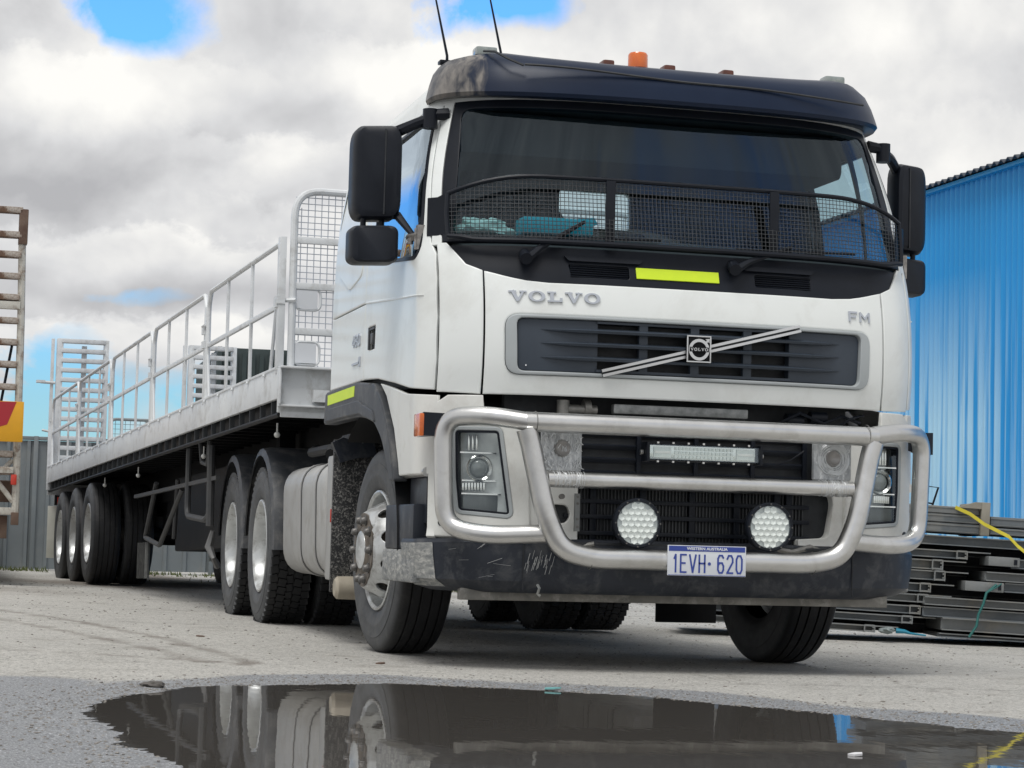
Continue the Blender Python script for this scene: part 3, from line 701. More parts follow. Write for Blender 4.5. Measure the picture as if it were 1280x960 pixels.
# ------------------------------------------------------------------ stacked steel frames at the right
def build_stack():
    O = Vector((3.97, 4.27, -.02)); M = Matrix.Rotation(-.261, 3, 'Z') @ Matrix.Rotation(.040, 3, 'Y')
    eul = M.to_euler()
    def L(X, Y):            # sketch units -> metres along the stack / above its foot
        lx = (X - 1135) / 784; g = 915 + (X - 1135) * .089; return lx, (g - Y) / 784
    words = ['lowest', 'second', 'third', 'fourth', 'fifth', 'sixth', 'seventh', 'eighth', 'ninth', 'tenth']
    def beam(x0, x1, z0, h, label, m=GALV, depth=.62, y0=0, group='steel frames in the stack beside the truck', end=True, tilt=0):
        o = thing('stacked_frame', label, 'steel frame', O + M @ Vector((x0, y0, z0)), eul, group)
        w = x1 - x0; f = .008; lip = .05
        q = MB(); q.box((w / 2, lip, h / 2), (w, .006, h - 2 * f)); q.build('web', m, o)
        ex = .16 if end else 0; q = MB(); q.box((w / 2 + ex / 2, depth / 2 - .004, h - f / 2), (w + ex, depth + .008, f)); q.build('flange', GALV2, o)  # upper flange in paler steel, imitating light on upward faces
        q = MB(); q.box((w / 2, depth / 2, f / 2), (w, depth, f)); q.build('flange', m, o)
        q = MB(); q.box((w / 2, depth, h / 2), (w - .01, .006, h - 2 * f)); q.box((.003, depth / 2 + lip / 2, h / 2), (.006, depth - lip - .02, h - 2.2 * f)); q.build('back_web', m, o)
        if end:
            s = min(.078, w * .4); q = MB()
            q.box((w - s + .004, .02, h / 2), (.008, .07, h + .004)); q.box((w - .004, .02, h / 2), (.008, .07, h + .004))
            q.box((w - s / 2, .02, h - .002), (s - .016, .07, .012)); q.box((w - s / 2, .02, .006), (s - .016, .07, .012))
            q.build('end_tube', GALV2, o)
            q = MB(); q.cyl((w - s * .2, -.016, h * .3), (w - s * .2, -.013, h * .3), .006, 8); q.cyl((w - s * .2, -.016, h * .7), (w - s * .2, -.013, h * .7), .006, 8); q.build('end_bolts', GALV2, o)
        return o
    XL = -2.3
    left = [(350, 800, 845), (550, 755, 800), (590, 700, 750), (630, 640, 690), (640, 580, 632), (715, 515, 572), (700, 455, 512), (830, 410, 458)]
    for i, (xe, yt, yb) in enumerate(left):
        x1, zt = L(xe, yt); _, zb = L(xe, yb); zb = max(zb, .004)
        beam((XL if i < 5 else -1.02) - .05 * (i % 3), x1, zb + .003, zt - zb - .006, 'grey steel channel frame, %s from the ground in the left-hand pile' % words[i], depth=.62 + .05 * (i % 2), m=GALV if i % 3 else GALV2)
    x1, zt = L(1400, 345); _, zb = L(1400, 408)
    zt, zb = .635, .565
    beam(-1.1, 2.3, .640, .066, 'long grey steel channel lying across both piles just under the top bundle', end=False, depth=.75)
    right = [(690, 845, 900, .9), (700, 762, 835, .3), (600, 700, 758, 0), (600, 645, 695, .2), (1030, 585, 640, 0), (925, 520, 575, .1), (1060, 456, 512, 0)]
    for i, (xs, yt, yb, dd) in enumerate(right):
        x0, zt = L(xs, yt); _, zb = L(xs, yb); zb = max(zb, .004)
        o = beam(x0, 2.3 - .08 * (i % 2), zb + .003, zt - zb - .006, 'grey steel channel frame, %s from the ground in the right-hand pile' % words[i], end=False, y0=-.06 - .02 * (i % 2), m=GALV2 if i % 2 else GALV)
    for i in range(9):
        beam(XL if i < 5 else -1.0, 2.25 - .04 * (i % 2), .003 + i * .0725, .0722, 'steel channel frame coloured as if shaded, added behind the stack, %s from the ground' % words[i], end=False, y0=.72, m=CHAS if 0 else mat('shade_coloured_steel', (.05, .055, .06), .6, var=(.03, .03, .035), vscale=4), depth=.5, group='steel frames added behind the stack')  # rear row added to close the gaps; their shade is in its dark colour
    def block(X0, X1, Yt, Yb, label, m=GALV2, y0=-.1, d=.3, cat='steel block'):
        x0, zt = L(X0, Yt); x1, zb = L(X1, Yb); x1b, _ = L(X1, Yb); w = (X1 - X0) / 784; h = (Yb - Yt) / 784
        o = thing('spacer_block', label, cat, O + M @ Vector((x0, y0, zb)), eul, 'blocks packed between the steel frames')
        MB().box((w / 2, d / 2, h / 2), (w, d, h), bev=.004).build('body', m, o)
        q = MB(); q.box((w - .03, -.001, h / 2), (.022, .01, h * .55)); q.build('slot', BLK, o); return o
    block(810, 1020, 588, 640, 'plain pale grey steel block filling the gap between the two piles')
    block(930, 1100, 455, 505, 'short grey steel piece resting on the right-hand pile under the strap')
    # top bundle
    for i, (x0, x1, yt, yb, m) in enumerate([(320, 884, 268, 320, GALV), (330, 884, 216, 262, GALV), (322, 880, 172, 212, GALV2), (944, 2600, 262, 300, GALV), (944, 2600, 204, 258, GALV)]):
        a, zt = L(x0, yt); b, _ = L(x1, yt); g = (915 - 1135 * 0 - 0)
        h = (yb - yt) / 784; z = .728 + {0: 0, 1: h + .012, 2: 2 * h + .03, 3: .005, 4: .062}[i]
        lb = ['lowest plank of the strapped top bundle, left of the beige post', 'middle plank of the strapped top bundle, left of the beige post', 'topmost plank of the strapped top bundle, left of the beige post',
              'lower plank of the top bundle, right of the beige post', 'upper plank of the top bundle, right of the beige post'][i]
        o = thing('steel_plank', 'grey ' + lb, 'steel plank', O + M @ Vector((a, -.02, z)), eul, 'planks of the strapped top bundle')
        MB().box(((b - a) / 2, .35, h / 2), (b - a, .7, h), bev=.005).build('deck', m, o)
        q = MB(); q.box(((b - a) / 2, -.003, h * .8), (b - a, .006, .006)); q.box(((b - a) / 2, -.003, h * .15), (b - a, .006, .004)); q.build('edge_lip', GALV2, o)
    o = thing('end_post', 'beige end post standing in the strapped top bundle', 'post', O + M @ Vector((-.319, -.06, .722)), eul)
    MB().box((.031, .38, .115), (.062, .76, .23), bev=.005).build('body', TIMB, o)
    o = thing('bearer', 'beige bearer plate laid flat against the end post on the top bundle', 'bearer', O + M @ Vector((-.49, -.065, .905)), eul)
    q = MB(); q.prism([(0, 0), (.17, 0), (.17, .045), (.13, .045)], lambda u, v, d: (u, d, v), 0, .05); q.build('body', TIMB, o)
    # yellow strap
    pts = [(-.50, -.075, .905), (-.40, -.09, .865), (-.30, -.10, .80), (-.13, -.12, .725), (-.07, -.125, .665), (0.02, -.13, .60), (.2, -.14, .5)]
    q = MB(); vs = []
    for i, (x, y, z) in enumerate(pts):
        tw = .4 * math.sin(i * 1.3); vs += [tuple(O + M @ Vector((x, y - .006 * math.sin(tw), z + .012))), tuple(O + M @ Vector((x - .004, y + .006 * math.sin(tw), z - .012)))]
    fs = [(2 * i, 2 * i + 2, 2 * i + 3, 2 * i + 1) for i in range(len(pts) - 1)]; q.add(vs, fs)
    q.add([tuple(Vector(v) + Vector((0, .004, 0))) for v in vs], [f[::-1] for f in fs])
    tag(q.build('ratchet_strap', STRAPY), 'yellow webbing strap slanting down over the top bundle of steel planks', 'strap')
    # green strap
    q = MB(); q.tube([O + M @ Vector(p) for p in ((-.2, -.11, .39), (-.27, -.125, .33), (-.29, -.13, .25), (-.32, -.135, .18), (-.33, -.14, .1), (-.38, -.15, .02))], .009, 6)
    q.tube([O + M @ Vector(p) for p in ((-.27, -.125, .33), (-.20, -.13, .375), (-.17, -.13, .40))], .005, 6)
    tag(q.build('tie_strap', STRAPG), 'dark green strap hanging down over the right-hand pile of steel frames', 'strap')
    # crank handle standing on top
    o = thing('hoop_handle', 'small black hoop handle standing up on the stack beside the bull bar', 'handle', O + M @ Vector((-.68, .1, .895)), eul)
    q = MB(); q.tube([Vector(p) for p in ((.0, 0, .0), (.005, 0, .15), (.085, 0, .145), (.045, 0, .0), (0, 0, 0))], .008, 8); q.cyl((.0, 0, .035), (.055, 0, .03), .006); q.build('hoop', BLK, o)
    # rag and bottle on the ground
    q = MB(); b = O + M @ Vector((-.93, -.09, .03)); bm = bmesh.new(); bmesh.ops.create_icosphere(bm, subdivisions=3, radius=1)
    for v in bm.verts:
        n = 1 + noise.noise(v.co * 2) * .5; q.v.append((b.x + v.co.x * n * .055, b.y + v.co.y * n * .05, b.z + v.co.z * n * .022))
    q.f = [tuple(v.index for v in f.verts) for f in bm.faces]; bm.free()
    tag(q.build('rag', mat('grey_rag', (.30, .33, .33), .9, var=(.14, .18, .18), vscale=50)), 'crumpled grey rag on the ground at the foot of the left-hand pile', 'rag')
    q = MB(); q.tube([O + M @ Vector(p) for p in ((-.87, -.08, .03), (-.81, -.085, .028), (-.77, -.08, .018), (-.66, -.06, .01))], [.018, .014, .008, .006], 8)
    tag(q.build('blue_scrap', mat('blue_plastic_scrap', (.02, .22, .33), .5)), 'blue scrap of plastic beside the grey rag under the steel pile', 'litter')
build_stack()

# ------------------------------------------------------------------ neighbouring trailer with raised rusty ramp, at the left edge
def build_left_trailer():
    t = thing('machinery_trailer', 'old cream trailer with raised rusty rung ramp and marker board at the left edge', 'trailer', (-2.5, 12, .06))
    def box(name, c, d, m, p=t, bev=.006, **k): return MB().box(c, d, bev=bev).build(name, m, p, **k)
    zb, zt = .66, 3.60
    # ramp: right stile, left stile, rungs
    MB().tube(fillet([(-.015, 0, .70), (-.035, 0, 2.5), (-.055, 0, 3.33)], .05), .036, 8).build('stile', RAMPW, t)
    MB().box((-.05, 0, 3.44), (.085, .12, .34), bev=.01).build('stile_cap', DRUST, t)
    MB().tube([(-1.06, 0, .70), (-1.08, 0, 3.6)], .036, 8).build('stile', RAMPW, t)
    me = None
    for v in (262, 293, 318, 345, 372, 401, 428, 456, 484, 568, 590):
        z = 3.689 - (v - 258) * (3.689 - .646) / (655 - 258) - .06
        if me is None:
            o = MB().box((0, 0, 0), (1.0, .12, .058), bev=.006).build('rung', RUSTY, t); o.location = (-.56, 0, z); me = o.data
        else: link('rung', me, t, (-.56, 0, z), rot=(random.uniform(-.05, .05), 0, 0))
    box('cross_beam', (-.54, -.02, 3.689 - (382 - 258) * .007665 - .06), (.98, .07, .075), RAMPW)
    box('cross_beam', (-.54, -.06, 1.10), (.98, .06, .06), RAMPW)
    # marker board with slanted panels
    bd = box('marker_board', (-.545, -.11, 1.56), (1.13, .02, .385), BRDY, bev=.004)
    for x0 in (-.10, -.70):
        q = MB(); q.prism([(x0 - .03, -.03), (x0 + .05, .188), (x0 - .32, .188), (x0 - .30, -.09), (x0 - .12, -.06)], lambda u, v, d: (u, -.11 + d, 1.56 + v), -.0115, -.0105)
        q.build('red_panel', BRDR, bd)
    # lower frame and brace
    MB().cyl((-.30, 0, 1.12), (-.04, 0, .80), .025, 8).build('brace', RAMPW, t); MB().cyl((-.06, .02, 1.2), (-.50, .02, .72), .022, 8).build('brace', RAMPW, t)
    box('rear_beam', (-.62, .02, .71), (1.24, .10, .07), RAMPW); box('rear_skirt', (-.66, .06, .56), (1.15, .06, .22), DRUST)
    box('tail_lamp', (-.045, -.06, 1.01), (.055, .05, .10), REDL, bev=.01); box('hinge', (-.02, -.04, .64), (.07, .10, .12), DRUST)
    box('cross_frame', (-.6, .25, .90), (1.1, .3, .2), DRUST); box('deck', (-1.3, 4.3, .95), (2.5, 8, .12), DRUST)
    MB().cyl((-.10, .03, 2.36), (-.19, .03, 1.75), .015, 6).build('stay', BLK, t)
    box('chassis_rail', (-.75, 4.3, .72), (.12, 8, .32), CHAS); box('chassis_rail', (-1.85, 4.3, .72), (.12, 8, .32), CHAS)
    # second ramp, mostly outside the picture
    for x in (-1.5, -2.5): MB().tube([(x, 0, .70), (x, 0, 3.6)], .036, 8).build('stile', RAMPW, t)
    for v in (262, 293, 318, 345, 372, 401, 428, 456, 484, 568, 590): link('rung', me, t, (-2.0, 0, 3.689 - (v - 258) * .007665 - .06))
    for y in (2.0, 3.25):
        for x in (-.72, -2.25):
            w = MB().lathe([(-.14, .2), (-.14, .38), (-.10, .43), (.10, .43), (.14, .38), (.14, .2)], 32).build('tyre', RUB, t, (x - (0 if x > -1 else 0), y, .37))
build_left_trailer()

# ------------------------------------------------------------------ wheels
WM = {}
def tyre_mesh(kind):
    R0 = .522; w = .145
    side = [(.105, .285), (.118, .300), (.134, .325), (.146, .375), (.1475, .388), (.1465, .392), (.148, .43), (.1475, .445), (.144, .448), (.140, .478), (.130, .502), (.118, .514)]
    half = side[:]
    if kind == 'lug': tread = [(.112, .506)]
    else:
        tread = [(.106, R0 - .004)]
        for g in (.078, .028): tread += [(g + .005, R0 - .002), (g + .004, R0 - .014), (g - .004, R0 - .014), (g - .005, R0 - .002)]
    prof = [(-a, r) for a, r in half + tread] + [(a, r) for a, r in (half + tread)[::-1]]
    q = MB().lathe(prof, 72)
    return q
def lug_mesh():
    q = MB()
    for k in range(54):
        t = 2 * PI * k / 54
        for j, (x, off, ww) in enumerate(((-.108, 0, .048), (-.052, .5, .050), (0, .1, .036), (.052, .5, .050), (.108, 0, .048))):
            a = t + off * 2 * PI / 54; M = Matrix.Rotation(a, 3, 'X'); q.box(M @ Vector((x, 0, .508)), (ww + .002, .052, .024), M @ Matrix.Rotation(.22 * (-1) ** j, 3, 'Z'))
    return q
def add_wheel(parent, loc, kind, right=False, steer=0, z_tilt=0):
    """outward side is local -X; kind: steer / drive / trailer"""
    rot = (0, 0, (PI if right else 0) + steer)
    def part(key, fn, m, p, l=(0, 0, 0), name=None, kind_=None, r=None):
        if key not in WM: WM[key] = fn().build(name or key, m, p, l, kind=kind_, rot=r); return WM[key]
        return link(name or key, WM[key].data, p, l, kind=kind_, rot=r)
    dual = kind != 'steer'; tk = 'lug' if kind == 'drive' else 'rib'
    def hub():
        q = MB()
        if not dual:
            q.lathe([(-.222, .098), (-.206, .122), (-.2085, .126), (-.2085, .188), (-.15, .17), (.1, .2), (.12, .2)], 40)
        else:
            q.lathe([(.055, 0), (.055, .085), (.07, .10), (.16, .11), (.17, .15), (.22, .16), (.34, .2), (.5, .2)], 32)
        return q
    w = part('wheel_' + kind, hub, NUT if dual else mat('rusty_hub', (.09, .08, .07), .6, metal=.3, var=(.2, .17, .14), vscale=20), parent, loc, 'wheel', r=rot)
    ty = part('tyre_' + tk, lambda: tyre_mesh(tk), RUB, w, (0, 0, 0), 'tyre')
    if tk == 'lug': part('lug', lug_mesh, RUB, ty if False else w, name='tread_lugs', kind_='stuff')
    if dual:
        part('tyre_' + tk, None, RUB, w, (.335, 0, 0), 'tyre')
        if tk == 'lug': part('lug', None, RUB, w, (.335, 0, 0), name='tread_lugs', kind_='stuff')
        d0 = .075 if kind == 'trailer' else .06
        part('rim_dual_' + kind, lambda: MB().lathe([(-.112, .308), (-.134, .306), (-.137, .296), (-.122, .284), (-.06, .276), (d0 - .02, .262), (d0, .248), (d0 + .015, .20), (d0 + .02, .12)], 56), RIMW, w, name='rim')
        def nuts():
            q = MB()
            for k in range(10):
                a = 2 * PI * k / 10; c, s = .1675 * math.cos(a), .1675 * math.sin(a); q.cyl((d0 + .02, c, s), (d0 - .03, c, s), .017, 6)
            return q
        part('nuts_' + kind, nuts, NUT, w, name='wheel_nuts')
    else:
        part('rim_steer', lambda: MB().lathe([(-.112, .308), (-.134, .306), (-.137, .297), (-.124, .286), (-.06, .278), (-.01, .272), (.02, .27)], 64), RIMW, w, name='rim')
        hk = [(.10, -.206), (.186, -.206), (.198, -.200), (.235, -.130), (.256, -.085), (.268, -.045), (.274, -.02)]
        def disc():
            n = 60; out = [(.274 * math.cos(2 * PI * k / n), .274 * math.sin(2 * PI * k / n)) for k in range(n)]; holes = [[(.108 * math.cos(2 * PI * k / 30), .108 * math.sin(2 * PI * k / 30)) for k in range(30)]]
            for i in range(10):
                a = 2 * PI * (i + .5) / 10; c, s = math.cos(a), math.sin(a); hh = []
                for k in range(14):
                    t = 2 * PI * k / 14; rr = .234 + .020 * math.cos(t); tt = .034 * math.sin(t); hh.append((rr * c - tt * s, rr * s + tt * c))
                holes.append(hh)
            q = MB(); patch(out, lambda u, v: (lerp(hk, math.hypot(u, v)), u, v), 'disc', RIMW, holes=holes, thick=.012, step=.03, r=.002, mb_out=q, C0=(1, 0, 0)); return q
        part('disc_steer', disc, RIMW, w, name='wheel_disc')
        part('hub_cap_steer', lambda: MB().lathe([(-.228, 0), (-.228, .07), (-.223, .095), (-.21, .10)], 36), RIMW, w, name='hub_cap')
        for k in range(10):
            a = 2 * PI * k / 10; c, s = .156 * math.cos(a), .156 * math.sin(a)
            def nut():
                q = MB(); q.lathe([(-.206, .027), (-.216, .027), (-.217, .021), (-.232, .018), (-.238, .013), (-.238, 0)], 10); return q
            part('nut_steer', nut, NUT, w, (0, c, s), 'wheel_nut')
    return w

# ------------------------------------------------------------------ flatbed trailer
def build_trailer():
    T = thing('flatbed_trailer', 'long white drop-side flatbed semi trailer with railings coupled behind the white truck', 'trailer', (-.4927, 13.5501, .0676), (math.asin(-.0194), 0, .0451))
    y0, y1 = -9.6, 3.95; L = y1 - y0
    box = lambda n, c, d, m, p=T, bev=.004, **k: MB().box(c, d, bev=bev).build(n, m, p, **k)
    for s in (-1, 1):
        sb = box('side_rail', (s * 1.235, (y0 + y1) / 2, 1.275), (.03, L, .19), TRLW)
        q = MB(); q.cyl((s * 1.24, y0 + .05, 1.375), (s * 1.24, y1 - .02, 1.375), .014, 8); q.build('rope_rail', TRLW, sb)
        q = MB(); q.box((s * 1.225, (y0 + y1) / 2, 1.374), (.06, L - .02, .012)); q.build('rail_cap', TRLW, sb)
        q = MB(); q.cyl((s * 1.22, y0 + .05, 1.085), (s * 1.22, y1 - .05, 1.085), .016, 8); q.build('lower_rope_rail', CHAS, sb)
        q = MB(); y = y0 + .25
        while y < y1 - .1: q.box((s * 1.215, y, 1.135), (.035, .014, .095)); y += .36
        q.build('rail_tab', mat('grey_tab_paint', (.045, .05, .055), .6), sb, kind='stuff')
        y = y0 + .4; th = None
        while y < y1 - .1:
            if th is None: th = MB().tube([(s * 1.25, -.03, 1.372), (s * 1.258, -.018, 1.352), (s * 1.258, .018, 1.352), (s * 1.25, .03, 1.372)], .006, 6).build('tie_hook', TRLW, sb, (0, y, 0))
            else: link('tie_hook', th.data, sb, (0, y, 0))
            y += .55
        box('outer_rail', (s * 1.14, (y0 + y1) / 2, 1.17), (.06, L - .1, .10), CHAS)
    # deck boards run across the frame
    box('deck', (0, (y0 + y1) / 2, 1.345), (2.42, L - .02, .03), mat('deck_steel', (.12, .12, .12), .7, var=(.2, .19, .18), vscale=5))
    for s in (-.45, .45): box('chassis_beam', (s, (y0 + y1) / 2 + .2, 1.02), (.12, L - .8, .36), CHAS); box('chassis_beam', (s, 1.0, .86), (.10, 6.2, .3), CHAS)
    q = MB(); y = y0 + .3
    while y < y1: q.box((0, y, 1.22), (2.3, .05, .12)); y += .36
    q.build('cross_bearer', CHAS, T, kind='stuff')
    # front and rear beams
    fb = box('front_beam', (0, y0 - .015, 1.235), (2.50, .03, .285), TRLW, bev=.006)
    box('beam_flange', (0, y0 - .05, 1.372), (2.50, .10, .014), TRLW, fb); box('beam_flange', (0, y0 - .035, 1.135), (2.50, .07, .012), TRLW, fb); box('beam_lip', (0, y0 - .02, 1.10), (2.46, .02, .07), TRLW, fb)
    for x in (-1.245, -.905, .905, 1.245): box('beam_stiffener', (x, y0 - .045, 1.255), (.012, .07, .225), TRLW, fb)
    q = MB(); q.cyl((-.95, y0 - .07, 1.205), (.95, y0 - .07, 1.205), .018, 10); q.box((-.985, y0 - .06, 1.20), (.10, .05, .075)); q.build('air_pipe', TRLW, fb)
    box('inset_panel', (0, y0 - .033, 1.27), (1.78, .006, .17), mat('grey_primer_panel', (.30, .33, .35), .5, var=(.25, .28, .30), vscale=4), fb)
    box('rear_beam', (0, y1 + .02, 1.20), (2.48, .05, .32), TRLW)
    # headboard
    hb = MB().tube(fillet([(-1.165, y0 + .02, 1.36), (-1.165, y0 + .02, 2.50), (1.165, y0 + .02, 2.50), (1.165, y0 + .02, 1.36)], .17, 7), .024, 10).build('headboard', TRLW, T)
    for z in (2.185, 1.895, 1.61): box('headboard_rail', (0, y0 + .02, z), (2.30, .03, .042), TRLW, hb)
    q = MB(); wr = .0032
    holes = [(-1.165, -.985, 1.745, 1.878), (-1.165, -.985, 1.40, 1.545)]
    def wire(a, b, fixed, vert):
        seg_ = [(a, b)]
        for (xa, xb, za, zb) in holes + [(-xb, -xa, za, zb) for xa, xb, za, zb in holes]:
            lo, hi, f0, f1 = (za, zb, xa, xb) if vert else (xa, xb, za, zb)
            if f0 < fixed < f1:
                ns = []
                for c, d in seg_:
                    if hi <= c or lo >= d: ns.append((c, d))
                    else:
                        if c < lo: ns.append((c, lo))
                        if hi < d: ns.append((hi, d))
                seg_ = ns
        for c, d in seg_:
            if vert: q.cyl((fixed, y0 + .02, c), (fixed, y0 + .02, d), wr, 5)
            else: q.cyl((c, y0 + .02, fixed), (d, y0 + .02, fixed), wr, 5)
    for i in range(1, 54):
        x = -1.165 + i * .04315; top = 2.49 - (.10 if abs(x) > 1.1 else 0); wire(1.36, top, x, True)
    for i in range(28): wire(-1.16, 1.16, 1.39 + i * .0395, False)
    q.build('headboard_mesh', mat('galvanised_wire', (.42, .45, .50), .45, metal=.2), hb, kind='stuff')
    for s in (-1, 1):
        for xa, xb, za, zb in holes:
            q = MB(); pts = [(s * xb, za), (s * xb, zb), (s * (xa + .02), zb), (s * (xa + .02), za)]
            q.tube([Vector((a, y0 + .02, b)) for a, b in rpoly(pts, .045, 5)], .009, 6, closed=True); q.build('hand_hole', TRLW, hb)
            q = MB(); q.box((s * (xa + xb) / 2 + s * 0, y0 + .01, (za + zb) / 2), (abs(xb - xa) - .045, .004, zb - za - .02)); q.build('hand_hole_plate', mat('pale_plate', (.62, .64, .67), .5), hb)
    # side gates
    def gate(ya, yb, first=False, last=False):
        g = MB()
        c = .10; zt = 2.165; r = .017; X = -1.235
        pts = [(X, ya + .05, 1.37), (X, ya + .05, zt - c), (X, ya + .05 + c * .75, zt), (X, yb - .05 - c * .75, zt), (X, yb - .05, zt - c), (X, yb - .05, 1.37)]
        if first: pts[1:3] = [(X, ya + .05, zt)]
        fr = g.tube(fillet(pts, .03, 3), r, 8).build('side_gate', TRLW, T)
        box('gate_rail', (X, (ya + yb) / 2, 1.77), (.022, yb - ya - .12, .032), TRLW, fr)
        for f in (.36, .69): box('gate_bar', (X, ya + (yb - ya) * f, 1.765), (.02, .032, .79), TRLW, fr)
        box('gate_post', (X - .002, ya + .0, 1.70), (.035, .05, .72), TRLW, fr)
        q = MB(); q.tube([(X, yb - .16, 1.37), (X, yb - .06, 1.70)], .011, 6); q.cyl((X - .03, yb - .04, 1.92), (X - .03, yb + .05, 1.92), .010, 6); q.box((X - .03, yb, 1.88), (.02, .05, .05))
        q.box((X - .02, ya + .01, 1.78), (.03, .07, .05)); q.build('gate_stay', TRLW, fr)
    n = 5; w = 13.27 / n
    for i in range(n): gate(-9.56 + i * w, -9.56 + (i + 1) * w, i == 0)
    box('corner_post', (-1.235, y0 + .03, 1.78), (.045, .05, .84), TRLW); box('corner_post', (-1.235, y1 - .03, 1.5), (.05, .05, .8), TRLW)
    q = MB(); q.tube([(-1.235, y0 + .30, 1.38), (-1.235, y0 + .16, 1.80)], .012, 6); q.tube([(-1.235, y0 + .05, 1.80), (-1.15, y0 - .02, 1.80)], .014, 6); q.box((-1.24, y0 + .06, 1.80), (.05, .12, .05)); q.build('latch_bar', TRLW, T)
    # rear ramps
    for xa, xb in ((-1.18, -.56), (.42, 1.01)):
        top = 2.94
        rf = MB(); rf.box((xa + .035, y1 + .1, (top + 1.3) / 2), (.07, .12, top - 1.3), bev=.006); rp = rf.build('ramp', TRLW, T)
        box('ramp_stile', (xb - .03, y1 + .1, (top + 1.3) / 2), (.055, .12, top - 1.3), TRLW, rp); box('ramp_stile', ((xa + xb) / 2 + .02, y1 + .13, (top + 1.25) / 2), (.06, .05, top - 1.4), TRLW, rp)
        mr = None; z = 1.38
        while z < top - .02:
            if mr is None: mr = box('ramp_rung', (0, 0, 0), (xb - xa - .1, .11, .05), TRLW, rp); mr.location = ((xa + xb) / 2, y1 + .08, z)
            else: link('ramp_rung', mr.data, rp, ((xa + xb) / 2, y1 + .08, z))
            z += .118
        box('ramp_stile', (xa - .045, y1 + .14, (top + 1.3) / 2), (.035, .06, top - 1.3), TRLW, rp)
    q = MB(); q.tube([(-1.19, y1 + .1, 2.4), (-1.36, y1 + .1, 2.405)], .018, 8); q.box((-1.36, y1 + .1, 2.41), (.10, .10, .03)); q.build('marker_arm', TRLW, T)
    q = MB(); q.tube([(-1.23, y1, 1.8), (-1.33, y1 + .02, 1.82)], .014, 8); q.build('chain_arm', TRLW, T)
    box('mud_flap', (-.98, 3.92, .60), (.5, .015, .62), mat('white_mud_flap', (.62, .62, .56), .6, var=(.5, .5, .44), vscale=5)); box('mud_flap', (.98, 3.92, .60), (.5, .015, .62), MATS['white_mud_flap'])
    box('lamp_bar', (0, 3.95, .98), (2.3, .08, .12), CHAS); box('tail_lamp', (-1.0, 3.9, .97), (.25, .07, .1), REDL, bev=.01)
    for y in (0, 1.3, 2.6):
        for s in (-1, 1): add_wheel(T, (s * 1.09, y, .518), 'trailer', s > 0)
        MB().cyl((-.8, y, .518), (.8, y, .518), .065, 12).build('axle', CHAS, T)
        for s in (-.45, .45): box('spring_hanger', (s, y - .45, .68), (.1, .25, .35), CHAS); MB().cyl((s, y + .25, .5), (s, y + .25, .85), .12, 14).build('air_bag', RUB, T)
    # landing leg, brackets, tool rack, hose hoop
    for s in (-1, 1):
        box('landing_leg', (s * .62, -6.9, .78), (.12, .12, .9), CHAS); box('landing_foot', (s * .62, -6.9, .32), (.28, .26, .04), CHAS)
    box('leg_shaft', (0, -6.9, .95), (1.2, .06, .06), CHAS)
    MD = mat('mid_grey_bracket', (.028, .031, .035), .6, var=(.05, .05, .05), vscale=8)
    q = MB(); q.tube(fillet([(-1.15, -5.75, 1.08), (-1.15, -5.75, .55), (-1.15, -6.6, .50), (-1.15, -6.75, .54)], .1), .024, 8); q.build('hose_hoop', MD, T)
    q = MB(); q.tube([(-1.15, -6.75, 1.05), (-1.15, -6.78, .45)], .03, 8); q.tube([(-1.12, -6.1, 1.1), (-1.12, -6.2, .95), (-1.12, -6.45, .92), (-1.12, -6.5, 1.1)], .02, 8); q.build('support_post', MD, T)
    q = MB(); q.tube(fillet([(-1.12, -3.9, .88), (-1.12, -3.35, .42), (-1.12, -4.2, .34), (-1.12, -5.3, .78)], .06), .022, 8); q.tube([(-1.0, -4.3, .9), (-1.0, -4.2, .4)], .02, 8); q.build('rack_frame', MD, T)
    q = MB(); q.box((-1.14, -4.9, .80), (.03, 4.2, .03)); q.build('rack_rail', MD, T)
    q = MB()
    for k in range(4): q.cyl((-1.1, -2.9 - .16 * k, .06), (-1.1, -2.9 - .16 * k, .38), .022, 8); q.build('stake_bundle', mat('pale_stake', (.12, .125, .12), .6, var=(.06, .06, .06), vscale=20), T)
    q = MB(); q.tube([(-1.1, -6.65, .42), (-1.12, -6.62, .30), (-1.1, -6.7, .22), (-1.05, -6.6, .16)], [.02, .035, .02, .03], 7); q.build('chain', mat('dull_chain', (.16, .16, .16), .5, metal=.4), T)
    for y in (-.9, -3.2, -6.6, -9.3):
        q = MB(); q.cyl((-1.18, y, 1.05), (-1.18, y, .98), .006, 6); bm = bmesh.new(); bmesh.ops.create_icosphere(bm, subdivisions=2, radius=.020)
        q.add([tuple(v.co + Vector((-1.18, y, .975))) for v in bm.verts], [[v.index for v in f.verts] for f in bm.faces]); bm.free(); q.build('side_lamp', mat('frosted_lamp', (.5, .5, .48), .4), T)
    box('tool_box', (-.05, -5.0, .64), (1.5, 4.0, .66), CHAS, bev=.02)
    return T
build_trailer()

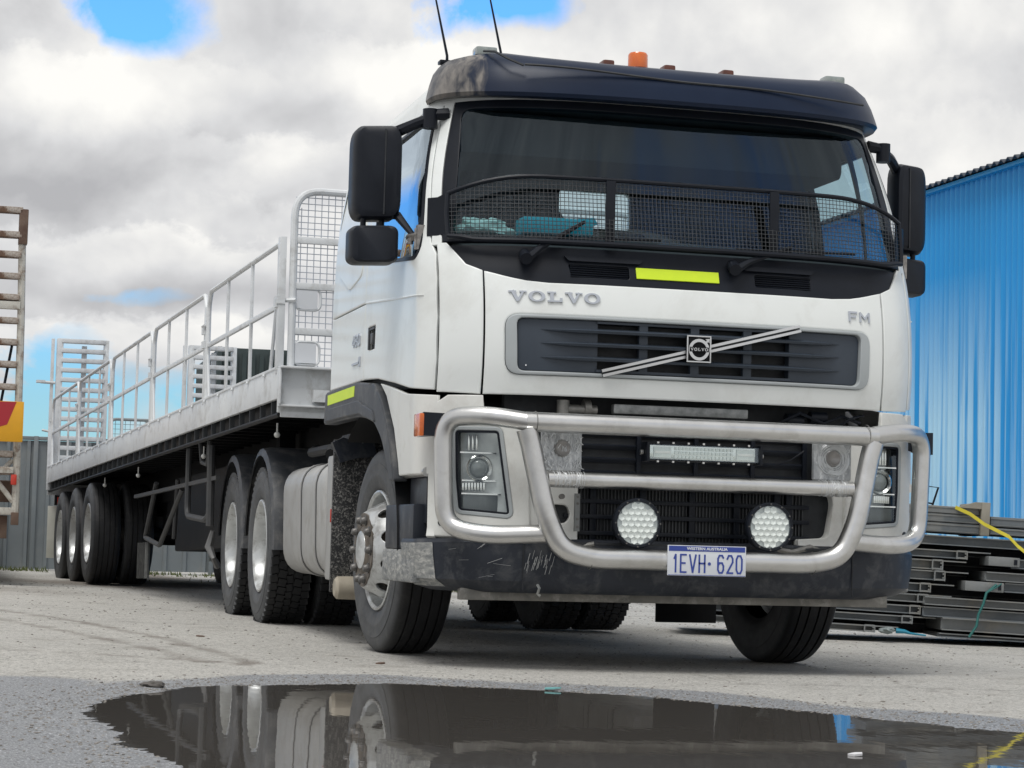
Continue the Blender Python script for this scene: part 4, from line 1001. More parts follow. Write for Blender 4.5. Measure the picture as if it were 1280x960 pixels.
# ------------------------------------------------------------------ truck
def build_truck():
    T = thing('prime_mover', 'white cab-over prime mover with tube bull bar and dark sun visor beside the puddle', 'truck')
    Wk = [(0, 1.245), (1.75, 1.245), (1.95, 1.242), (2.3, 1.218), (2.68, 1.13), (2.80, 1.085)]
    Fk = [(1.2, -.06), (1.4, -.09), (1.62, -.085), (1.8, -.05), (1.95, .0), (2.3, .09), (2.68, .19), (2.8, .23)]
    D, P_, Q_ = .38, 3.5, 2.0
    Wf = lambda z: slerp(Wk, z); Ff = lambda z: slerp(Fk, z)
    Fb = lambda z: lerp([(.3, -.02), (.36, -.07), (.42, -.11), (.58, -.125), (.6, -.10), (1.2, -.085)], z)
    def ef(t, p=P_): return 1 - (max(0, 1 - min(1, abs(t)) ** p)) ** (1 / Q_)
    Df = lambda z: slerp([(1.9, .38), (2.3, .44), (2.68, .50)], z)
    def CF(x, z, F=Ff): return (x, F(z) + Df(z) * ef(x / Wf(z)), z)
    def CS(sx, F=Ff):
        def f(y, z):
            e = (y - F(z)) / Df(z)
            t = 1 if e >= 1 else (max(0, 1 - (1 - max(e, 0)) ** Q_)) ** (1 / P_)
            return (sx * Wf(z) * t, y, z)
        return f
    def outline(Wv, F, Yend, n=14, d=D, p=P_):
        """one loop round the front from the left side to the right side"""
        ts = [math.sin(PI / 2 * i / n) for i in range(n + 1)]; ts = [1 - (1 - i / n) ** 1.9 for i in range(n + 1)]
        rt = [(Wv * t, F + d * ef(t, p)) for t in ts] + [(Wv, F + d + (Yend - F - d) * k / 3) for k in range(1, 4)]
        return [(-x, y) for x, y in rt[:0:-1]] + rt
    cf = lambda x, z: CF(x, z)
    def box(n, c, d, m, p=T, bev=.004, **k): return MB().box(c, d, bev=bev).build(n, m, p, **k)
    YR = 2.45
    # --- cab skin: front hatch with grille
    hz = [(-.982, 1.243), (.982, 1.243), (.984, 1.812)] + [(x, 1.763 + .05 * max(0, (abs(x) - .72) / .26) ** 1.6) for x in [.94, .9, .86, .8, .7, .5, .2, -.2, -.5, -.7, -.8, -.86, -.9, -.94]] + [(-.984, 1.812)]
    go = rpoly([(-.893, 1.333), (.893, 1.333), (.900, 1.613), (-.900, 1.613)], .07)
    gi = rpoly([(-.838, 1.352), (.838, 1.352), (.846, 1.596), (-.846, 1.596)], .035)
    hatch = patch(hz, cf, 'front_hatch', WHITE, T, holes=[go], r=.008, step=.05)
    patch(offset(go, .003), cf, 'grille_surround', SILV, hatch, holes=[gi], proud=.010, thick=.05, r=.006, step=.05)
    gp = rpoly([(-.47, 1.362), (.47, 1.362), (.47, 1.588), (-.47, 1.588)], .01)
    gr = patch(offset(gi, .002), cf, 'grille', SLATE, T, holes=[gp], proud=-.012, thick=.05, r=.004, step=.05)
    patch(offset(gi, .01), cf, 'grille_backing', RAD, gr, proud=-.075, thick=.01, r=0, step=.08)
    def G(x, z, d): a = Vector(CF(x, z)); return (a.x, a.y - d, a.z)
    for z in (1.545, 1.483, 1.418):
        rings = []; n = 26
        for i in range(n + 1):
            x = -.735 + 1.47 * i / n; k = min(1, (1 - abs(x) / .735) * 4.5) ** .7; h = .013 * k + .0005; dd = .030 * k
            rings.append([G(x, z - h * .6, -.03), G(x, z - h * .8, -.012 + dd * .8), G(x, z, -.012 + dd), G(x, z + h, -.02), G(x, z + h, -.04)])
        loft(rings, 'grille_bar', SLATE, gr)
    for x in (-.25, .0, .26): MB().box(G(x, 1.475, -.03), (.042, .03, .226), bev=.003).build('grille_post', SLATE, gr)
    q = MB()                                      # embossed top and bottom bars inside the opening
    q.box(G(0, 1.586, -.025), (.95, .03, .010)); q.box(G(0, 1.364, -.025), (.95, .03, .012)); q.build('grille_edge', SLATE, gr)
    # diagonal bar: two chrome strips
    a, b = Vector((-.452, 1.352)), Vector((.515, 1.606)); d = (b - a).normalized(); nn = Vector((-d.y, d.x))
    for s, nm in ((1, 'upper'), (-1, 'lower')):
        rings = []
        for i in range(25):
            p = a + (b - a) * i / 24; o_ = nn * (.011 * s)
            if abs(p.x) < .068: pass
            c = p + o_; rings.append([G(c.x + nn.x * e, c.y + nn.y * e, dd) for e, dd in ((-.007, .012), (-.006, .022), (.006, .022), (.007, .012))])
        loft(rings, 'diagonal_strip', SILV if 0 else mat('satin_chrome', (.62, .63, .64), .32, metal=.45), gr)
    loft([[G((a + (b - a) * i / 24).x + nn.x * e, (a + (b - a) * i / 24).y + nn.y * e, .010) for e in (-.016, .016)] for i in range(25)], 'diagonal_base', RAD, gr)
    # badge
    bz = 1.482; yb = G(0, bz, .0)[1] - .030
    bd = MB().box((0, yb, bz), (.118, .022, .124), bev=.006).build('badge', mat('badge_black', (.004, .005, .006), .5, spec=.15), gr)
    SC = MATS['satin_chrome']; F3 = lambda u, v, d: (u, yb - .012 - d, bz + v)
    q = MB()
    for (x0, z0, w, h) in ((0, .059, .118, .006), (0, -.059, .118, .006), (-.056, 0, .006, .112), (.056, 0, .006, .112)): q.box((x0, yb - .0115, bz + z0), (w, .006, h), bev=.001)
    q.build('badge_frame', SC, bd)
    n = 36; q = MB(); ro, ri = .050, .036
    vs = [F3(r_ * math.cos(2 * PI * i / n), r_ * math.sin(2 * PI * i / n) - .003, dd) for dd in (0, .004) for r_ in (ro, ri) for i in range(n)]
    fs = []
    for i in range(n):
        j = (i + 1) % n; fs += [(2 * n + i, 2 * n + j, 3 * n + j, 3 * n + i), (i, j, 2 * n + j, 2 * n + i), (n + i, n + j, 3 * n + j, 3 * n + i)]
    q.add(vs, fs)
    q.prism([(.026, .029), (.032, .023), (.044, .036), (.038, .042)], F3, 0, .0042); q.prism([(.030, .047), (.050, .049), (.049, .029)], F3, 0, .0044); q.build('badge_ring', SC, bd)
    q = MB(); q.box((0, yb - .014, bz - .002), (.094, .005, .022)); q.build('badge_band', MATS['badge_black'], bd)
    q = MB(); serif_volvo(q, F3, -.042, -.009, .014, .014, .0034, .0045, .0058); q.build('badge_lettering', SC, bd)
    # raised lettering on the hatch
    fH = lambda u, v, d: (u, CF(u, v)[1] - .0 - d, v)
    BADGE = mat('grey_chrome_letter', (.47, .50, .55), .3, metal=.35)
    q = MB(); serif_volvo(q, fH, -.878, 1.672, .073, .048, .0125, -.002, .008); q.build('maker_lettering', BADGE, hatch)
    q = MB(); stroke_text(q, 'FM', fH, .782, 1.662, .05, .042, .016, .0095, -.002, .007); q.build('model_lettering', BADGE, hatch)
    MB().cyl(G(-.80, 1.378, 0), G(-.80, 1.378, -.01), .004, 8).build('grille_screw', CHR, gr)
    # cowl below the windscreen
    vents = [rpoly([(s * .31, 1.800), (s * .585, 1.800), (s * .60, 1.862), (s * .31, 1.862)], .012) for s in (-1, 1)]
    cz = [(-1.13, 1.775), (-.98, 1.74), (.98, 1.74), (1.13, 1.775), (1.16, 1.94), (-1.16, 1.94)]
    cowl = patch(cz, cf, 'cowl', BLK, T, holes=vents, proud=-.012, thick=.05, r=.004, step=.06)
    for s in (-1, 1):
        for k in range(6): MB().box(G(s * .45, 1.806 + k * .0105, -.028), (.285, .030, .0035), rot=Matrix.Rotation(.5, 3, 'X')).build('vent_slat', BLK, cowl)
        q = MB(); q.add([G(s * .30, 1.79, -.05), G(s * .61, 1.79, -.05), G(s * .61, 1.87, -.05), G(s * .30, 1.87, -.05)], [(0, 1, 2, 3)]); q.build('vent_backing', RAD, cowl)
        q = MB(); q.prism(rpoly([(s * .26, 1.872), (s * .60, 1.872), (s * .62, 1.895), (s * .24, 1.895)], .008), lambda u, v, d: G(u, v, d), -.012, .006); q.build('vent_lip', BLK, cowl)
    patch([(-.278, 1.806), (.128, 1.806), (.128, 1.858), (-.278, 1.858)], cf, 'reflective_strip', YEL, cowl, proud=-.006, thick=.008, r=.001, step=.08)
    # corner panels, pillars, doors, rear sides, lower fenders
    for s in (-1, 1):
        cs = CS(s); csb = CS(s, Fb); nm = 'right' if s < 0 else 'left'
        fs_ = lambda z, k=.0: Ff(z) + k * Df(z) / .38
        cp = [(s * .992, 1.243), (s * 1.172, 1.252), (s * 1.172, 1.93), (s * 1.02, 1.90), (s * .992, 1.84)]
        patch([(s * .992, 1.243), (s * 1.172, 1.252), (s * 1.172, 1.95), (s * 1.135, 1.95), (s * 1.06, 1.845), (s * .992, 1.815)], cf, 'corner_panel', WHITE, T, r=.007, step=.035)
        zs = [1.94 + (2.69 - 1.94) * k / 8 for k in range(9)]
        patch([(fs_(z, .198), z) for z in zs] + [(fs_(z, .238), z) for z in zs[::-1]], cs, 'pillar', WHITE, T, r=.004, step=.03)
        
        # door
        zl = [1.262, 1.4, 1.6, 1.78, 1.9]
        df = [(fs_(z, .222), z) for z in zl] + [(fs_(z, .244), z) for z in [1.96 + .09 * k for k in range(9)]]
        dpoly = df + [(1.495, 2.68), (1.495, 1.392), (1.15, 1.375), (.75, 1.33), (.4, 1.283)]
        hole = rpoly([(fs_(1.89, .31), 1.88), (1.34, 1.975), (1.36, 2.60), (fs_(2.6, .272), 2.60), (fs_(2.3, .268), 2.3), (fs_(2.1, .272), 2.08)], [.10, .05, .06, .04, 0, .1])
        hh = rpoly([(1.235, 1.535), (1.40, 1.535), (1.41, 1.655), (1.225, 1.655)], .012)
        door = patch(dpoly, cs, 'door', WHITE, T, holes=[hole, hh], r=.007, step=.05)
        patch(offset(hole, -.004), cs, 'window_seal', BLK, door, holes=[offset(hole, .014)], proud=.003, thick=.03, r=.002, step=.06)
        patch(offset(hole, .010), cs, 'door_glass', GLSS, door, proud=-.010, thick=.004, r=0, step=.2)
        patch(offset(hh, .001), cs, 'door_handle', BLK, door, proud=-.02, thick=.02, r=0, step=.05)
        fD = lambda u, v, d: (s * (1.245 + d), u, v)
        q = MB(); q.box((s * 1.245, 1.375, 1.595), (.012, .025, .115), bev=.003); q.box((s * 1.240, 1.30, 1.59), (.02, .055, .055), bev=.004); q.box((s * 1.243, 1.32, 1.641), (.01, .16, .01)); q.build('handle_grip', GREYP, door)
        patch([(.22, 1.700), (.8, 1.735), (1.49, 1.785), (1.49, 1.795), (.8, 1.748), (.22, 1.706)], cs, 'door_crease', WHITE, door, proud=.005, thick=.006, r=.004, step=.04)
        # rear side
        patch([(1.503, 1.392), (2.44, 1.392), (2.44, 1.785), (1.503, 1.785)], cs, 'locker_door', WHITE, T, r=.007, step=.08)
        patch([(1.503, 1.792), (2.44, 1.792), (2.44, 2.68), (1.503, 2.68)], cs, 'side_panel', WHITE, T, r=.007, step=.08)
        patch(rpoly([(1.62, 1.95), (1.95, 1.90), (2.30, 2.02), (2.32, 2.62), (1.62, 2.62)], .06), cs, 'blank_panel', WHITE, T, proud=.006, thick=.01, r=.006, step=.06)
        if s < 0 or True:
            fT = (lambda u, v, d: (-(1.2455 + d), -u, v)) if s < 0 else (lambda u, v, d: (1.2455 + d, u, v))
            x0 = -1.81 if s < 0 else 1.56
            for ch in '480':
                q = MB(); x0 = stroke_text(q, ch, fT, x0, 1.582, .055, .058, .022, .009, -.002, .006); q.build('power_lettering', BADGE, T)
            q = MB(); q.box((s * 1.248, 1.70, 1.49), (.01, .20, .012)); q.box((s * 1.248, 1.60, 1.495), (.01, .035, .05)); q.build('small_badge', BADGE, T)
        # white fender under the door
        fz = [(fs_(1.2, .19), 1.238)]
        fen = [(Fb(1.0) + .215, 1.236), (.45, 1.258), (.80, 1.310), (1.06, 1.345), (.90, 1.27), (.70, 1.10), (.585, .93), (.56, .875), (Fb(.9) + .245, .875), (Fb(.8) + .24, .595), (Fb(.7) + .205, .595)]
        fd = patch(fen, csb, 'lower_fender', WHITE_D, T, r=.006, step=.04)
        patch([(Fb(.655) + .185 + .013 * math.cos(PI * k / 6), .655 + .017 * math.sin(PI * k / 6)) for k in range(12)], csb, 'panel_hole', RAD, fd, r=0, proud=.003, thick=.004, step=.05)
        MB().cyl((s * 1.14, .11, .645), (s * 1.16, .07, .645), .0, 4) if 0 else None
        # headlamp panel with lamp
        lamp = rpoly([(s * 1.092, 1.072), (s * .915, 1.072), (s * .862, .700), (s * 1.072, .716), (s * 1.086, .86)], [.015, .015, .015, .015, .01])
        hp = [(s * .765, .600), (s * 1.178, .598), (s * 1.178, 1.20), (s * 1.13, 1.237), (s * .985, 1.237), (s * .975, 1.15), (s * .79, 1.13)]
        cfb = lambda x, z: CF(x, z, Fb)
        patch(hp, cfb, 'headlamp_panel', WHITE_D, T, holes=[offset(lamp, -.022)], r=.006, step=.035)
        hl = patch(offset(lamp, -.021), cfb, 'headlamp', SILV, T, holes=[offset(lamp, -.004)], proud=.004, thick=.05, r=.004, step=.04)
        patch(offset(lamp, -.003), cfb, 'lamp_rim', BLK, hl, holes=[offset(lamp, .006)], proud=.002, thick=.04, r=.002, step=.04)
        patch(offset(lamp, -.002), cfb, 'lamp_bowl', LAMPB, hl, proud=-.07, thick=.005, r=0, step=.05)
        patch(offset(lamp, .002), cfb, 'lamp_lens', LENS, hl, proud=-.002, thick=.003, r=0, step=.1)
        def H(x, z, d): a_ = Vector(CF(s * x, z, Fb)); return Vector((a_.x, a_.y - d, a_.z))
        q = MB(); q.lathe([(-.052, .0), (-.050, .02), (-.040, .036), (-.022, .044)], 24, H(.985, .905, 0), 'Y'); q.f = q.f
        q = MB(); c0 = H(.985, .905, -.045); q.lathe([(c0.y, .058), (c0.y - .018, .062), (c0.y - .024, .056), (c0.y - .015, .046)], 28, (c0.x, 0, c0.z), 'Y'); q.build('projector_ring', REFL, hl)
        q = MB(); q.lathe([(c0.y, .045), (c0.y - .012, .040), (c0.y - .022, .026), (c0.y - .026, .0)], 24, (c0.x, 0, c0.z), 'Y'); q.build('projector_lens', mat('projector_glass', (.20, .22, .22), .08, coat=1), hl)
        for z, hgt, nm2, mm in ((1.022, .07, 'indicator_reflector', REFL), (.822, .035, 'fluted_reflector', REFL)):
            q = MB(); n = 9 if z < .9 else 3
            for k in range(n):
                x = (.955 if z < .9 else .99) + (.115 if z < .9 else .05) * k / n; c1 = H(x + .006, z, -.05); q.box(c1, (.010, .02, hgt), bev=.002)
            q.build(nm2, mm, hl)
        q = MB(); q.box(H(.985, .848, -.045), (.16, .02, .006)); q.box(H(.975, .788, -.042), (.185, .02, .006)); q.box(H(.99, .975, -.045), (.17, .02, .006)); q.build('lamp_divider', REFL, hl)
        q = MB(); q.box(H(.975, .745, -.055), (.165, .02, .075), bev=.004); q.build('lower_reflector', mat('lower_lamp_grey', (.12, .13, .13), .3, metal=.3), hl)
        # indicator stalk
        b_ = MB(); yy = Fb(1.09) + .02
        rings = [[(s * x_, y_, z_) for x_, y_, z_ in r_] for r_ in ([(1.255, .135, 1.140), (1.255, .02, 1.150), (1.255, .02, 1.045), (1.255, .135, 1.040)], [(1.20, .10, 1.150), (1.17, -.03, 1.145), (1.17, -.03, 1.04), (1.20, .10, 1.045)], [(1.16, .08, 1.13), (1.125, .02, 1.12), (1.125, .02, 1.06), (1.16, .08, 1.06)])]
        ind = loft(rings, 'indicator', BLK, T, closed=True, cap=True)
        if s < 0: MB().box((s * 1.262, .078, 1.093), (.022, .125, .105), bev=.008).build('indicator_lens', AMB, ind)
        # black wheel arch
        arch = [(2.50, 1.205), (2.47, 1.383), (1.55, 1.383), (1.13, 1.350), (.93, 1.258), (.73, 1.085), (.625, .93), (.59, .85), (.68, .85), (.76, .93), (.88, 1.05), (1.12, 1.16), (1.45, 1.20), (1.95, 1.205)]
        ar = patch(rpoly(arch, [.02, .02, .05, .05, .1, .1, .1, .02, .02, .1, .1, .1, .1, .1]), cs, 'wheel_arch', GREYP, T, proud=.022, thick=.07, r=.012, step=.05)
        patch([(1.62, 1.312), (2.38, 1.306), (2.38, 1.362), (1.62, 1.368)], cs, 'reflective_strip', YEL, ar, proud=.0245, thick=.006, r=.001, step=.1)
        patch(rpoly([(2.42, 1.215), (1.9, 1.215), (1.45, 1.212), (1.05, 1.15), (1.10, 1.21), (1.5, 1.285), (2.3, 1.285)], .03), cs, 'arch_lip', GREYP, ar, proud=.032, thick=.02, r=.008, step=.05)
        # inner wheel well
        q = MB(); rings = []
        for k in range(15):
            a_ = PI * (.30 + .70 * k / 14); rings.append([(s * x_, 1.42 + .80 * math.cos(a_) * 1.05, .52 + .70 * math.sin(a_)) for x_ in (.55, 1.24)])
        loft(rings, 'wheel_well', CHAS, T)
        # step box behind the bumper
        st = MB().box((s * 1.17, .60, .635), (.12, .62, .21), bev=.01).build('step_box', BUMPM, T); MB().box((s * 1.172, .58, .452), (.135, .70, .155), bev=.02).build('step_tread', DUSTY, st)
        MB().box((s * 1.12, .42, .76), (.12, .35, .22), bev=.01).build('step_bracket', BUMPM, st)
        MB().cyl((s * 1.20, .16, .885), (s * 1.20, .70, .885), .022, 10).build('step_rail', ALU, st)
        q = MB(); q.cyl((s * 1.178, .145, .640), (s * 1.16, .15, .640), .022, 14)
        # mirrors
        sgn = s; my = .62
        def mbox(name, cx, cz, w, h, dep, m, par):
            rings = []
            for yy_, sc in ((-.5, .72), (-.42, .90), (-.15, 1), (.42, 1), (.5, .93)):
                rings.append([(cx + px * w * sc, my + yy_ * dep + px * s * w * sc * .42, cz + pz * h * (1 - (1 - sc) * .55)) for px, pz in rpoly([(-.5, -.5), (.5, -.5), (.5, .5), (-.5, .5)], .22, 6)])
            return loft(rings, name, m, par, closed=True, cap=True)
        cx = s * (1.388 if s < 0 else 1.383)
        wm = .222 if s < 0 else .205
        mh = mbox('mirror_housing', cx, 2.322, wm, .455, .15, BLK, T)
        q = MB(); q.box((cx - s * wm * .12, my - .085, 2.32), (.006, .012, .41)); q.build('housing_seam', RAD, mh)
        mbox('mirror_housing', cx + s * .006, 1.975, wm * 1.0, .185, .14, BLK, T)
        q = MB(); [q.cyl((cx + dx, my, 2.1), (cx + dx, my, 2.04), .014, 8) for dx in (-.055, .035)]; q.build('mirror_link', BLK, mh)
        q = MB(); q.box((cx, my + .074, 2.32), (wm * .82, .004, .38), rot=Matrix.Rotation(s * .40, 3, 'Z')); q.box((cx, my + .068, 1.975), (wm * .80, .004, .14), rot=Matrix.Rotation(s * .40, 3, 'Z')); q.build('mirror_glass', mat('mirror_glass', (.8, .82, .85), .02, metal=1), mh)
        xi = s * 1.168
        q = MB(); q.tube(fillet([(cx - s * .06, my - .02, 2.44), (cx - s * .07, my - .03, 2.51), (xi + s * .05, .475, 2.555), (xi, .445, 2.572)], .05), [.03] * 13 if 0 else .026, 8); q.build('mirror_arm', BLK, mh)
        q = MB(); q.cyl((xi, .445, 2.525), (xi, .445, 2.618), .036, 14); q.build('arm_pivot', BLK, mh); MB().tube([(xi, .445, 2.592), (s * 1.08, .44, 2.60)], [.026, .03], 8).build('arm_root', BLK, mh)
        q = MB(); q.tube([(xi, .49, 2.60), (cx - s * .06, my + .03, 2.54)], .007, 6); q.build('mirror_stay', BLK, mh)
        q = MB(); q.tube([(cx - s * .06, my - .03, 2.13), (cx - s * .10, my - .06, 2.115), (s * 1.235, .42, 2.0)], [.026, .022, .013], 8); q.build('mirror_arm', BLK, mh)
        q = MB(); q.box((s * 1.222, .385, 1.99), (.05, .10, .022)); q.box((s * 1.226, .33, 1.985), (.035, .035, .115)); q.cyl((s * 1.25, .43, 1.965), (s * 1.25, .43, 2.01), .014); q.cyl((s * 1.24, .35, 1.93), (s * 1.24, .35, 2.03), .010); q.tube([(s * 1.26, .47, 2.0), (s * 1.27, .40, 2.0), (s * 1.24, .33, 2.0)], .007, 6)
        q.build('mirror_bracket', mat('worn_bracket_steel', (.40, .38, .36), .4, metal=.6, var=(.2, .19, .18), vscale=40), mh)
    # windscreen
    zs = [1.955 + (2.66 - 1.955) * k / 8 for k in range(9)]
    tE = .925
    ws = [(-tE * Wf(z), z) for z in zs] + [(tE * Wf(z), z) for z in zs[::-1]]
    wi = rpoly([(-(tE - .03) * Wf(1.97), 1.975), ((tE - .03) * Wf(1.97), 1.975), ((tE - .03) * Wf(2.6), 2.62), (-(tE - .03) * Wf(2.6), 2.62)], .05)
    patch(ws, cf, 'windscreen_seal', BLK, T, holes=[wi], proud=.0, thick=.03, r=.003, step=.06)
    patch(offset(wi, -.008), cf, 'windscreen', GLS, T, proud=-.006, thick=.004, r=0, step=.09)
    # roof
    rr = []
    def ring(Wv, F, z, yr, d=.5):
        o_ = outline(Wv, F, yr - .12, d=d); o_ = [(x, y, z) for x, y in o_]
        c = [(Wv - .12 * (1 - math.cos(PI / 2 * k / 4)), yr - .12 + .12 * math.sin(PI / 2 * k / 4), z) for k in range(1, 5)]
        return [(-x, y, zz) for x, y, zz in c[::-1]] + o_ + c
    rings = [ring(1.139, .188, 2.652, YR), ring(1.125, .215, 2.735, YR), ring(1.10, .235, 2.79, YR), ring(1.055, .30, 2.825, 2.41), ring(1.01, .38, 2.842, 2.34), ring(.86, .5, 2.86, 2.2, .32), ring(.5, .8, 2.88, 1.9, .2), ring(.05, 1.2, 2.885, 1.4, .05)]
    loft(rings, 'roof', WHITE, T, closed=True)
    # sun visor: wraps the front, underside turned in
    vr = []
    for Wv, F, z, ye in ((1.120, .205, 2.664, .62), (1.150, .045, 2.648, .58), (1.160, .035, 2.665, .575), (1.155, .045, 2.72, .58), (1.14, .06, 2.765, .60), (1.115, .085, 2.80, .63), (1.08, .125, 2.828, .67), (1.04, .18, 2.846, .72), (1.0, .25, 2.855, .79), (.95, .36, 2.858, .87)):
        vr.append([(x, y, z + (.030 * (abs(x) / Wv) ** 4 if z < 2.7 else 0) + .30 * min(y - F, .19) * sst(2.74, 2.84, z)) for x, y in outline(Wv * .992, F, ye + .06, d=.52, p=2.9)])
    vis = loft(vr, 'sun_visor', DKBLUE, T)
    q = MB(); pts = []
    for x in [-.80 + 1.72 * k / 30 for k in range(31)]:
        pts.append((x, .062 + D * ef(x / 1.2) - .006, 2.795 - .035 * sst(-.85, .1, x) - .02 * sst(.2, .9, x)))
    q.tube(pts, .006, 5); q.tube([(-.93, .38, 2.905), (-.91, .24, 2.875), (-.87, .16, 2.83), (-.80, .125, 2.795)], .006, 5); q.build('visor_cable', RAD, vis)
    # roof lamps, beacon, antennas
    def lampbox(x, y, z, w, m, name):
        b0 = MB().box((x, y, z), (w, .09, .05), bev=.012).build(name, m, T); MB().box((x, y, z - .03), (w + .012, .10, .025), bev=.005).build('lamp_base', BLK, b0)
    for x in (-.90, .90): lampbox(x, .48, 2.918, .105, mat('smoky_clear_lens', (.22, .26, .25), .2, coat=.6, var=(.35, .38, .36), vscale=30), 'marker_lamp')
    for x in (-.33, -.02, .28): lampbox(x, .34, 2.872, .058, AMBD, 'amber_marker')
    q = MB(); q.lathe([(2.872, .049), (2.940, .048), (2.950, .042), (2.952, 0)], 28, (-.168, .35, 0), 'Z'); be = q.build('beacon', AMB, T)
    q = MB(); q.lathe([(2.82, .055), (2.875, .055), (2.877, .046)], 28, (-.168, .35, 0), 'Z'); q.build('beacon_base', BLK, be)
    for x0, x1 in ((-1.035, -1.105), (-.755, -.825)):
        an = MB().tube([(x0, .70, 2.87), (x0 - .0, .70, 2.94), (x1, .70, 3.24), (x1 - .03, .70, 3.42)], [.010, .007, .0045, .003], 6).build('antenna', BLK, T); q = MB().box((x0 + .01, .70, 2.905), (.10, .06, .018), bev=.004).build('antenna_base', BLK, an)
    # rear wall and floor of the cab
    rw = [rpoly([(.03, 2.385), (.47, 2.385), (.47, 2.605), (.03, 2.605)], .03), rpoly([(-.75, 2.39), (-.35, 2.39), (-.35, 2.6), (-.75, 2.6)], .03)]
    patch([(-1.23, 1.30), (1.23, 1.30), (1.22, 2.3), (1.16, 2.68), (-1.16, 2.68), (-1.22, 2.3)], lambda x, z: (x, YR, z), 'rear_wall', WHITE, T, holes=rw[:1], r=.004, thick=.04, step=.2, C0=(0, 0, 1.5))
    patch([(-1.2, 1.30), (1.2, 1.30), (1.2, 2.3), (1.13, 2.72), (-1.13, 2.72), (-1.2, 2.3)], lambda x, z: (x, YR - .06, z), 'rear_lining', INT, T, holes=[offset(rw[0], .004)], r=0, thick=.02, step=.2, C0=(0, 0, 1.5))
    patch(offset(rw[0], -.003), lambda x, z: (x, YR - .02, z), 'rear_window', LENS, T, r=0, thick=.004, step=.3, C0=(0, 0, 1.5))
    box('cab_floor', (0, 1.3, 1.31), (2.38, 2.2, .03), CHAS); box('engine_cover', (0, 1.6, 1.42), (.9, 1.6, .24), INT, bev=.04)
    box('headlining', (0, 1.45, 2.70), (2.18, 1.9, .03), INT); box('overhead_shelf', (0, .88, 2.56), (2.05, .55, .22), mat('headlining_dark', (.035, .037, .042), .8), bev=.04)
    for s in (-1, 1):
        zq = [1.32, 2.0, 2.3, 2.66]
        pl = [(.62, 1.32), (2.38, 1.32), (2.38, 2.66), (.68, 2.66)]
        patch(pl, lambda y, z, s=s: (s * (Wf(z) - .055), y, z), 'door_lining', INT, T, holes=[rpoly([(.66, 1.96), (1.33, 1.96), (1.33, 2.58), (.72, 2.58)], .04)], r=0, thick=.01, step=.2)
        se = MB().box((s * .58, 1.25, 1.72), (.52, .52, .14), bev=.05).build('seat', SEAT, T)
        MB().box((s * .58, 1.52, 2.06), (.50, .15, .62), rot=Matrix.Rotation(-.12, 3, 'X'), bev=.06).build('seat_back', SEAT, se); MB().box((s * .58, 1.56, 2.46), (.27, .11, .19), bev=.04).build('head_rest', SEAT, se)
    ds = []
    for (y, z) in ((.05, 1.90), (.12, 1.985), (.30, 2.02), (.62, 2.01), (.74, 1.93), (.76, 1.6)):
        ds.append([(x, y + .12 * (abs(x) / 1.1) ** 6, z + .01 * math.cos(x * 3)) for x in [-1.1 + .1 * k for k in range(23)]])
    loft(ds, 'dashboard', INT, T)
    sw = MB(); n = 40; c = Vector((-.58, .86, 2.06)); tl = Matrix.Rotation(R(-62), 3, 'X')
    sw.tube([c + tl @ Vector((.225 * math.cos(2 * PI * k / n), .225 * math.sin(2 * PI * k / n), 0)) for k in range(n)], .015, 8, closed=True); sw.tube([c + tl @ Vector((-.22, 0, 0)), c, c + tl @ Vector((.22, 0, 0))], .02, 8); sw.tube([c, c + Vector((0, -.1, -.25))], .035, 8)
    sw.build('steering_wheel', BLK, T)
    # wipers
    for x0, x1, z1 in ((-.80, -.52, 2.06), (.20, .50, 2.0)):
        p0 = Vector(G(x0, 1.885, .025)); p1 = Vector(G(x1, z1, .030)); wp = MB().tube([p0 - Vector((0, .02, .015)), p0 + (p1 - p0) * .25, p1], [.022, .016, .009], 6).build('wiper', BLK, T)
        q = MB().cyl(p0 + Vector((-.01, -.04, -.02)), p0 + Vector((0, .03, .01)), .028, 12).build('wiper_pivot', BLK, wp)
        q = MB(); q.tube([Vector(G(x0 + .02 + k * .09, 1.972 + .003 * k, .012)) for k in range(8)], .006, 5); q.build('wiper_blade', BLK, wp)
    # stone guard in front of the windscreen
    def SG(x, z, d=.03): a_ = Vector((x, .02 + (z - 1.95) * .16 + D * ef(x / 1.235), z)); return Vector((a_.x, a_.y - d - .035, a_.z))
    xs_ = [-1.135 + 2.27 * k / 44 for k in range(45)]
    def ztop(x): return 2.262 - .088 * (max(0, abs(x) - .72) / .42) ** 2.2
    top = [SG(x, ztop(x)) for x in xs_]; bot = [SG(x, 1.955 + .02 * sst(1.0, 1.13, abs(x))) for x in xs_]
    sg = MB().tube(top, .011, 8).build('stone_guard', BLK, T)
    MB().tube(bot, .013, 8).build('guard_rail', BLK, sg)
    for x in (-.405, .405): MB().box(SG(x, 2.105, .03), (.045, .012, .30), bev=.002).build('guard_upright', BLK, sg)
    for s in (-1, 1):
        q = MB(); q.tube([SG(s * 1.135, 1.975), SG(s * 1.14, 2.08), SG(s * 1.135, 2.177)], .012, 8); q.build('guard_side', BLK, sg)
        q = MB(); vs = []
        for x in (s * 1.125, s * 1.17, s * 1.205):
            a_ = Vector((x, .05 + D * ef(x / 1.245) - .03, 0)); vs += [(a_.x, a_.y, 1.985), (a_.x, a_.y, 2.165 if x * s > 1.13 else 2.19)]
        q.add(vs + [(x, y + .012, z) for x, y, z in vs], [(0, 2, 3, 1), (2, 4, 5, 3), (6, 7, 9, 8), (8, 9, 11, 10), (0, 1, 7, 6), (4, 10, 11, 5), (1, 3, 9, 7), (3, 5, 11, 9), (0, 6, 8, 2), (2, 8, 10, 4)]); q.build('guard_bracket', BLK, sg)
    q = MB(); k = 0; x = -1.12
